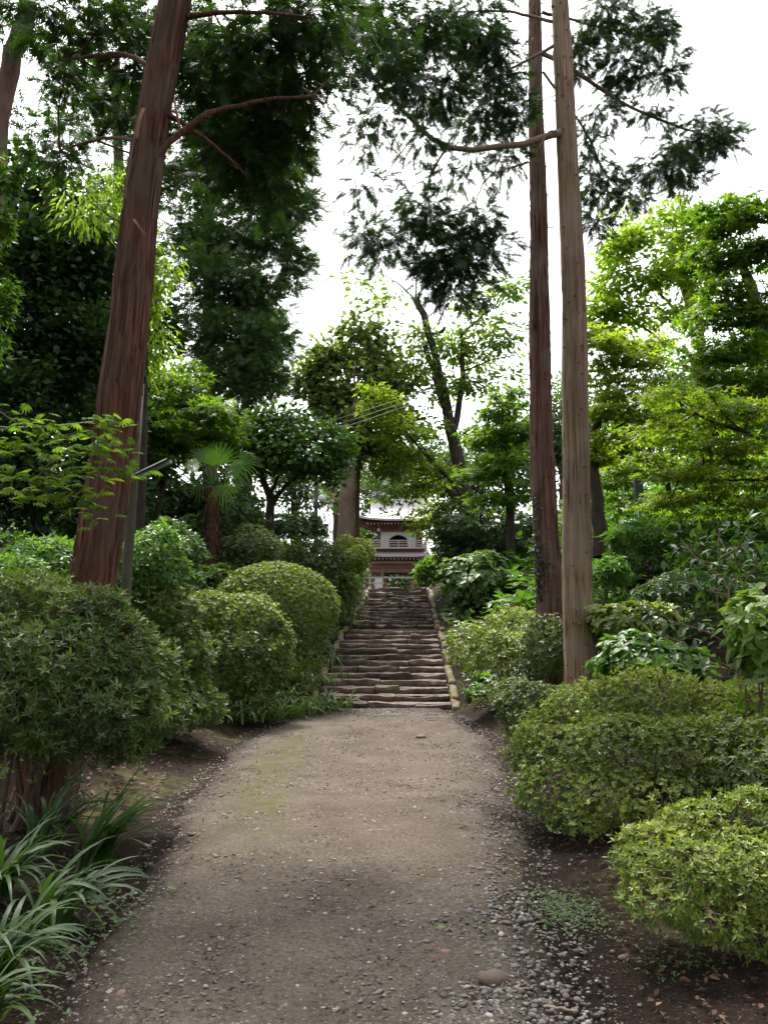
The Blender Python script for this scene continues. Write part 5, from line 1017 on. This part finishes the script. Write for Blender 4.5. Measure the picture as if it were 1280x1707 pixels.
tree('maple_tree', 'bright young maple reaching over the gate roof', [np.array([*U(800, 900, 27.8)[:2], Hs(*U(800, 900, 27.8)[:2])-.2]), U(770, 830, 27.4), U(710, 760, 27), U(660, 700, 27)], [.09, .07, .045, .02], [(620, 660, 26.5, 32, 26), (650, 680, 26.5, 40, 22), (640, 720, 26.5, 44, 24), (680, 720, 27, 40, 26), (620, 690, 26.5, 22, 14), (660, 760, 27, 40, 22), (700, 770, 27.5, 46, 26), (690, 810, 28, 50, 22), (735, 790, 28, 36, 30), (700, 850, 29, 44, 22), (720, 880, 29, 36, 18), (660, 830, 29, 36, 18, None, .6), (640, 650, 26.5, 26, 16)], (LEAF2, .16, 1.45), 'maple_yellow', bark='dark_bark', limbs=[([U(740, 795, 27.2), U(690, 725, 26.8), U(640, 665, 26.5)], .035, .01)], flat=.35, upw=1, tint=(.35, .35), **SC)
tree('maple_tree', 'layered green maple between the cherry and the reddish trunk', [G(850, 24), U(850, 860, 24), U(840, 760, 24), U(838, 700, 24)], [.14, .12, .08, .04], [(850, 660, 24, 34, 26), (830, 695, 24, 44, 26), (860, 720, 24, 34, 30), (815, 735, 24, 46, 26), (850, 770, 23.5, 44, 26), (810, 790, 24, 44, 26), (860, 820, 23.5, 40, 30), (815, 835, 24, 40, 22), (800, 720, 25, 30, 30)], (MAPLE3, .17, 2.0), 'maple', bark='dark_bark', flat=.35, upw=1, tint=(.4, .35), **SC)
# right side
tree('maple_tree', 'yellow green maple with a bare lower trunk right of the tan trunk', [np.array([*U(1000, 893, 18.5)[:2], U(1000, 905, 18.5)[2]-.3]), U(1000, 880, 18.5), U(992, 820, 18.5), U(986, 750, 18.5), U(1000, 690, 18.5), U(1015, 640, 18.5)], [.2, .17, .15, .13, .08, .04], [(1030, 580, 18, 50, 26), (990, 560, 18.5, 40, 30), (1060, 610, 18, 50, 26), (1000, 620, 18.5, 46, 28), (1050, 650, 18, 55, 26), (1005, 690, 18, 40, 26), (1075, 690, 18, 50, 24), (1040, 730, 18, 50, 24), (1000, 755, 18.5, 34, 30), (1085, 570, 18.5, 40, 24)], (MAPLE3, .13, 2.1), 'maple_yellow', limbs=[([U(986, 755, 18.5), U(1020, 720, 18.4), U(1065, 690, 18.3)], .06, .015), ([U(990, 780, 18.5), U(965, 720, 18.6), U(955, 660, 18.7)], .06, .02)], bark='dark_bark', flat=.35, upw=1, tint=(.5, .35), **SC)
tree('pale_tree', 'tall pale green tree with a broken snag showing sky gaps at upper right', [G(1180, 25), U(1175, 800, 25), U(1165, 600, 25), U(1155, 520, 25), U(1135, 455, 25), U(1118, 405, 25)], [.34, .3, .26, .22, .18, .06], [(1030, 420, 24, 45, 30), (1075, 400, 24, 45, 30), (1110, 360, 24.5, 45, 26, None, .6), (1020, 470, 24, 40, 30), (1080, 460, 24, 50, 30), (1130, 430, 24, 45, 34), (1050, 510, 24, 50, 26, None, .7), (1110, 520, 24, 45, 28, None, .7), (1000, 520, 24, 34, 26, None, .7), (1170, 470, 24, 36, 36), (1160, 380, 24, 40, 36), (1060, 350, 25, 60, 24, None, .3), (1020, 540, 24.5, 46, 24)], (LEAF2, .18, 3.0), 'pale_tree', limbs=[([U(1130, 450, 25), U(1140, 440, 25), U(1148, 425, 25)], .1, .07), ([U(1160, 560, 25), U(1110, 500, 24.6), U(1050, 440, 24.2)], .07, .02), ([U(1168, 600, 25), U(1090, 560, 24.5), U(1020, 500, 24)], .06, .02), ([U(1168, 620, 25), U(1060, 580, 24.5), U(1000, 540, 24)], .05, .02), ([U(1030, 410, 24.2), U(1060, 350, 24.6), U(1045, 310, 25)], .02, .008)], bark='snag_bark', flat=.6, upw=.7, tint=(.55, .35), **SC)
tree('maple_tree', 'deep green maple filling the upper right edge', [G(1330, 14.5), U(1325, 800, 14.5), U(1290, 600, 14.5), U(1250, 480, 14.5), U(1220, 400, 14.5)], [.2, .18, .14, .1, .04], [(1200, 370, 14.5, 50, 40), (1255, 350, 14.5, 50, 36), (1190, 430, 14.5, 46, 36), (1250, 430, 14.2, 50, 40), (1210, 490, 14.2, 50, 36), (1270, 510, 14, 46, 46), (1180, 540, 14.2, 50, 30), (1240, 580, 14, 55, 36), (1160, 595, 14, 60, 26), (1215, 630, 13.8, 60, 26), (1280, 630, 13.8, 46, 36)], (MAPLE3, .115, 2.4), 'maple', bark='grey_bark', flat=.35, upw=1, tint=(.35, .3), **SC)
tree('maple_tree', 'spreading maple with long low branches reaching in from the right edge', [G(1400, 11.5), U(1390, 900, 11.5), U(1360, 780, 11.5), U(1330, 740, 11.5)], [.18, .16, .13, .08], [(1130, 660, 11.5, 60, 18), (1200, 690, 11.3, 60, 22), (1265, 680, 11.3, 50, 26), (1100, 720, 12, 55, 18), (1170, 740, 11.6, 65, 20), (1245, 745, 11.3, 55, 22), (1080, 770, 12.5, 45, 20), (1140, 790, 12, 60, 20), (1210, 800, 11.6, 60, 22), (1275, 800, 11.4, 40, 26), (1115, 835, 12.5, 55, 20), (1190, 845, 12, 60, 22), (1260, 850, 11.6, 50, 26)], (MAPLE3, .085, 2.0), 'maple_yellow', limbs=[([U(1335, 745, 11.5), U(1240, 720, 11.4), U(1160, 690, 11.5), U(1100, 640, 11.7)], .035, .008), ([U(1350, 770, 11.5), U(1280, 740, 11.3), U(1215, 700, 11.3), U(1170, 640, 11.4)], .03, .008), ([U(1360, 790, 11.5), U(1240, 800, 11.5), U(1130, 800, 12)], .03, .008)], bark='dark_bark', flat=.28, upw=1.1, tint=(.35, .35), **SC)
tree('maple_tree', 'shaded maple low on the slope around the black box post', [G(1115, 21), U(1115, 850, 21), U(1110, 760, 21)], [.12, .1, .04], [(1030, 790, 20.5, 40, 26), (1110, 780, 21, 55, 26), (1040, 840, 20.5, 40, 20, None, .6), (1130, 840, 20.5, 60, 26), (1200, 780, 21, 70, 34), (1230, 850, 21, 60, 40), (1020, 740, 21, 36, 26), (1130, 720, 21.5, 70, 34), (1220, 700, 21.5, 70, 40), (1150, 660, 22, 60, 30)], (MAPLE3, .15, 2.0), 'maple', bark='dark_bark', flat=.4, upw=1, tint=(.55, .35), **SC)
# a maple standing just outside the left edge sends one branch into view
dm = 4.6; tb_ = np.array([U(-330, 1200, dm)[0], dm+.3, 0]); tb_[2] = Hs(tb_[0], tb_[1])-.1
mt = thing('maple_tree', 'near maple branch with pointed star leaves hanging in at the left edge', 'tree', tb_)
q = curve_pts([tb_, tb_+[.05, -.05, 1.2], tb_+[.25, -.2, 2.3], tb_+[.4, -.2, 3.2]], 16); tube(MB(), q, np.linspace(.07, .03, len(q)), 8).build('trunk', M['grey_bark'], mt, tb_)
bm = MB(); fm = MB(); tips = []
for c in ([q[9], U(-60, 800, dm), U(60, 800, dm), U(140, 785, dm), U(215, 785, dm-.1)], [q[10], U(-60, 740, dm), U(40, 745, dm+.1), U(130, 720, dm), U(200, 705, dm)], [q[8], U(-40, 830, dm-.1), U(40, 825, dm-.1), U(110, 815, dm-.1), U(160, 855, dm-.1)], [U(60, 800, dm), U(90, 770, dm-.1), U(150, 752, dm-.1), U(190, 745, dm-.1)], [q[10], U(-40, 690, dm+.1), U(30, 705, dm+.1), U(70, 715, dm)]):
    l = curve_pts(c, 28); tube(bm, l, np.linspace(.008, .0018, len(l)), 5); tips.append(l[len(l)//3:])
for E, n in zip(tips, (70, 70, 75, 45, 45)):
    P0 = E[rng.integers(0, len(E), n)]; P = P0+rng.normal(0, 1, (n, 3))*[.06, .08, .035]; twigs(bm, P0, P, .0012, .0008); leaf_parts(mt, tb_, MAPLE7, 'maple', P, nrm(rng.normal(0, .7, (n, 3))*[1, 1, .3]+[.5, -.3, -.15]), nrm(rng.normal(0, .35, (n, 3))+[0, -.25, 1]), .072*rng.uniform(.7, 1.15, n), np.clip(rng.normal(.5, .25, n), 0, 1))
bm.build('branches', M['grey_bark'], mt, tb_)['kind'] = 'stuff'
# far wood behind everything, one tree after another
far = [(-20, 620, 44, 90, 120, 'dark'), (130, 640, 46, 100, 120, 'dark'), (270, 690, 48, 90, 90, 'evergreen'), (400, 740, 46, 80, 70, 'evergreen'), (490, 800, 60, 60, 60, 'evergreen'), (560, 800, 75, 45, 60, 'blue'), (630, 815, 84, 45, 60, 'broadleaf'), (700, 790, 90, 50, 75, 'broadleaf'), (770, 800, 70, 60, 70, 'evergreen'), (850, 760, 50, 70, 80, 'broadleaf'), (940, 720, 45, 70, 100, 'broadleaf'), (1040, 750, 42, 80, 110, 'broadleaf'), (1150, 700, 40, 90, 120, 'evergreen'), (1270, 650, 40, 100, 150, 'broadleaf'), (665, 960, 90, 60, 40, 'broadleaf'), (600, 900, 80, 40, 50, 'evergreen'), (760, 920, 78, 50, 50, 'evergreen')]
FL = ['dark wooded crown at the far left edge behind the evergreens', 'dark far tree behind the left conifers', 'far evergreen behind the leaning pole', 'far evergreen behind the palm', 'far dark tree behind the globe lamp', 'far bluish tree left of the gate roof', 'far broadleaf tree behind the left gate eave', 'far broadleaf tree rising behind the gate ridge', 'far evergreen right of the gate roof', 'far broadleaf tree behind the layered maple', 'far broadleaf tree behind the two right trunks', 'far broadleaf tree behind the yellow green maple', 'far evergreen behind the black box post', 'far broadleaf tree at the right edge of the wood', 'low far bush seen through the gate opening', 'far evergreen left of the gate posts', 'far evergreen right of the gate posts']
for (px, py, dd, rx, ry, m_), lab in zip(far, FL):
    bl = [(px+rx*.45*math.cos(k_*1.26+px), py+ry*.45*math.sin(k_*1.26+px), dd+1.5*math.sin(k_*2.1), rx*.55, ry*.55) for k_ in range(5)]+[(px, py, dd, rx*.6, ry*.6)]
    tree('far_tree', lab, [G(px, dd)-[0, 0, .3], U(px, py+ry*.8, dd), U(px, py, dd)], [.3, .25, .1], bl, (LEAF2, .0048*dd if dd < 60 else .0045*dd, 1.6), m_, bark='dark_bark', group='trees of the far wood', tint=(.5, .3), **SC)

# ================================================================== ground cover
def spread_ground(n, xs, ys): 
    x = rng.uniform(*xs, n); y = rng.uniform(*ys, n); e = np.abs(x-pcx(y))-phw(y); k = e > .22; x, y = x[k], y[k]; return np.stack([x, y, H(x, y)], -1)
um = MB(); P = np.vstack([spread_ground(5200, (-10, -1.2), (12.5, 32)), spread_ground(7000, (1.6, 11), (8.5, 30)), spread_ground(1400, (-9, 10), (30, 58))])
den = vnoise(P[:, 0]*.8, P[:, 1]*.8); P = P[rng.random(len(P)) < den*1.3]
whorl(um, LEAFW, P+[0, 0, .1]+np.abs(rng.normal(0, .1, (len(P), 3)))*[0, 0, 1], np.array([0, 0, 1.])+rng.normal(0, .3, P.shape), 5, .13, np.clip(rng.normal(.45, .25, len(P)), 0, 1), (-.2, .5))
P = np.vstack([spread_ground(3600, (2.5, 16), (17, 46)), spread_ground(2600, (-18, -2.5), (18, 46))])
whorl(um, LEAFW, P+[0, 0, .25]+np.abs(rng.normal(0, .25, (len(P), 3)))*[0, 0, 1], np.array([0, 0, 1.])+rng.normal(0, .35, P.shape), 4, .27, np.clip(rng.normal(.35, .25, len(P)), 0, 1), (-.3, .5))
tag(um.build('undergrowth', M['hydrangea']), 'low leafy undergrowth covering both banks', 'undergrowth', kind='stuff')
lm = MB(); P = np.vstack([spread_ground(9000, (1.1, 11), (2.6, 26)), spread_ground(1600, (.7, 3.2), (2.6, 8)), spread_ground(900, (-3.2, -1.3), (3, 11)), spread_ground(1800, (-7, -1.2), (3, 20))])
place(lm, LEAF2, P+[0, 0, .012], rng.normal(0, 1, P.shape)*[1, 1, .15], np.array([0, 0, 1.])+rng.normal(0, .25, P.shape), rng.uniform(.4, 1, len(P))*np.clip(.025+.008*P[:, 1], .03, .10), np.clip(rng.normal(.4, .25, len(P)), 0, 1))
tag(lm.build('leaf_litter', M['litter']), 'brown fallen leaves lying on the soil of the banks', 'leaf litter', kind='stuff')
nm = MB(); n = 3800; y = 2.4+12.6*rng.random(n)**1.5; x = pcx(y)+rng.uniform(-1, 1, n)**1*(phw(y)+.25); P = np.stack([x, y, Hp(x, y)+.012*0+.004], -1)
place(nm, LEAFN, P, rng.normal(0, 1, P.shape)*[1, 1, .12], np.array([0, 0, 1.])+rng.normal(0, .2, P.shape), rng.uniform(.012, .045, n)*(.8+.05*y), np.clip(rng.normal(.3, .3, n), 0, 1))
tag(nm.build('needle_litter', M['litter']), 'brown needles and leaf scraps strewn over the path', 'leaf litter', kind='stuff')
def clover(label, px, py, rx, ry, n, s):
    c = gp(px, py); k = c[1]/FPX; x = c[0]+rng.normal(0, rx*k, n); y = c[1]+rng.normal(0, ry, n); P = np.stack([x, y, Hp(x, y)+rng.uniform(.004, .03, n)], -1)
    mb = MB(); whorl(mb, LEAFW, P, np.array([0, 0, 1.])+rng.normal(0, .3, P.shape), 3, s, np.clip(rng.normal(.5, .25, n), 0, 1), (-.1, .5))
    tag(mb.build('clover_patch', M['clover'], origin=c), label, 'ground cover', kind='stuff')
clover('patch of tiny green clover beside the gravel drift', 945, 1520, 34, .20, 900, .014)
clover('sparse clover under the yellowish azalea', 1120, 1600, 45, .12, 160, .016)
clover('low weeds among the lower left lilies', 95, 1540, 70, .45, 420, .03)
clover('scattered seedlings at the right edge of the path', 905, 1400, 30, .3, 120, .014)

# unseen wood behind and beside the camera, added to hold back sky light
wm = MB()
for k in range(16):
    if k < 11: x, y, z = rng.uniform(-24, 24), rng.uniform(-20, -5), rng.uniform(3, 15)
    else: x, y, z = rng.choice([-1, 1])*rng.uniform(9, 15), rng.uniform(-4, 5), rng.uniform(4, 13)
    n = 600; off = np.clip(rng.normal(0, 1, (n, 3)), -1.8, 1.8)*[2.4, 2.4, 2.0]; place(wm, LEAFW, np.array([x, y, z])+off, rng.normal(0, 1, (n, 3)), rng.normal(0, 1, (n, 3))+[0, 0, .6], rng.uniform(.45, .85, n), np.clip(rng.normal(.5, .2, n), 0, 1), 0)
    if k % 2 == 0: tube(wm, [[x, y, Hs(x, y)-.2], [x+.1, y, z*.5], [x, y, z+2]], [.28, .22, .1], 8, .5, 1)
tag(wm.build('unseen_wood', [M['evergreen'], M['dark_bark']]), 'unseen wood behind the viewpoint, added to hold back sky light', 'wood', kind='stuff')
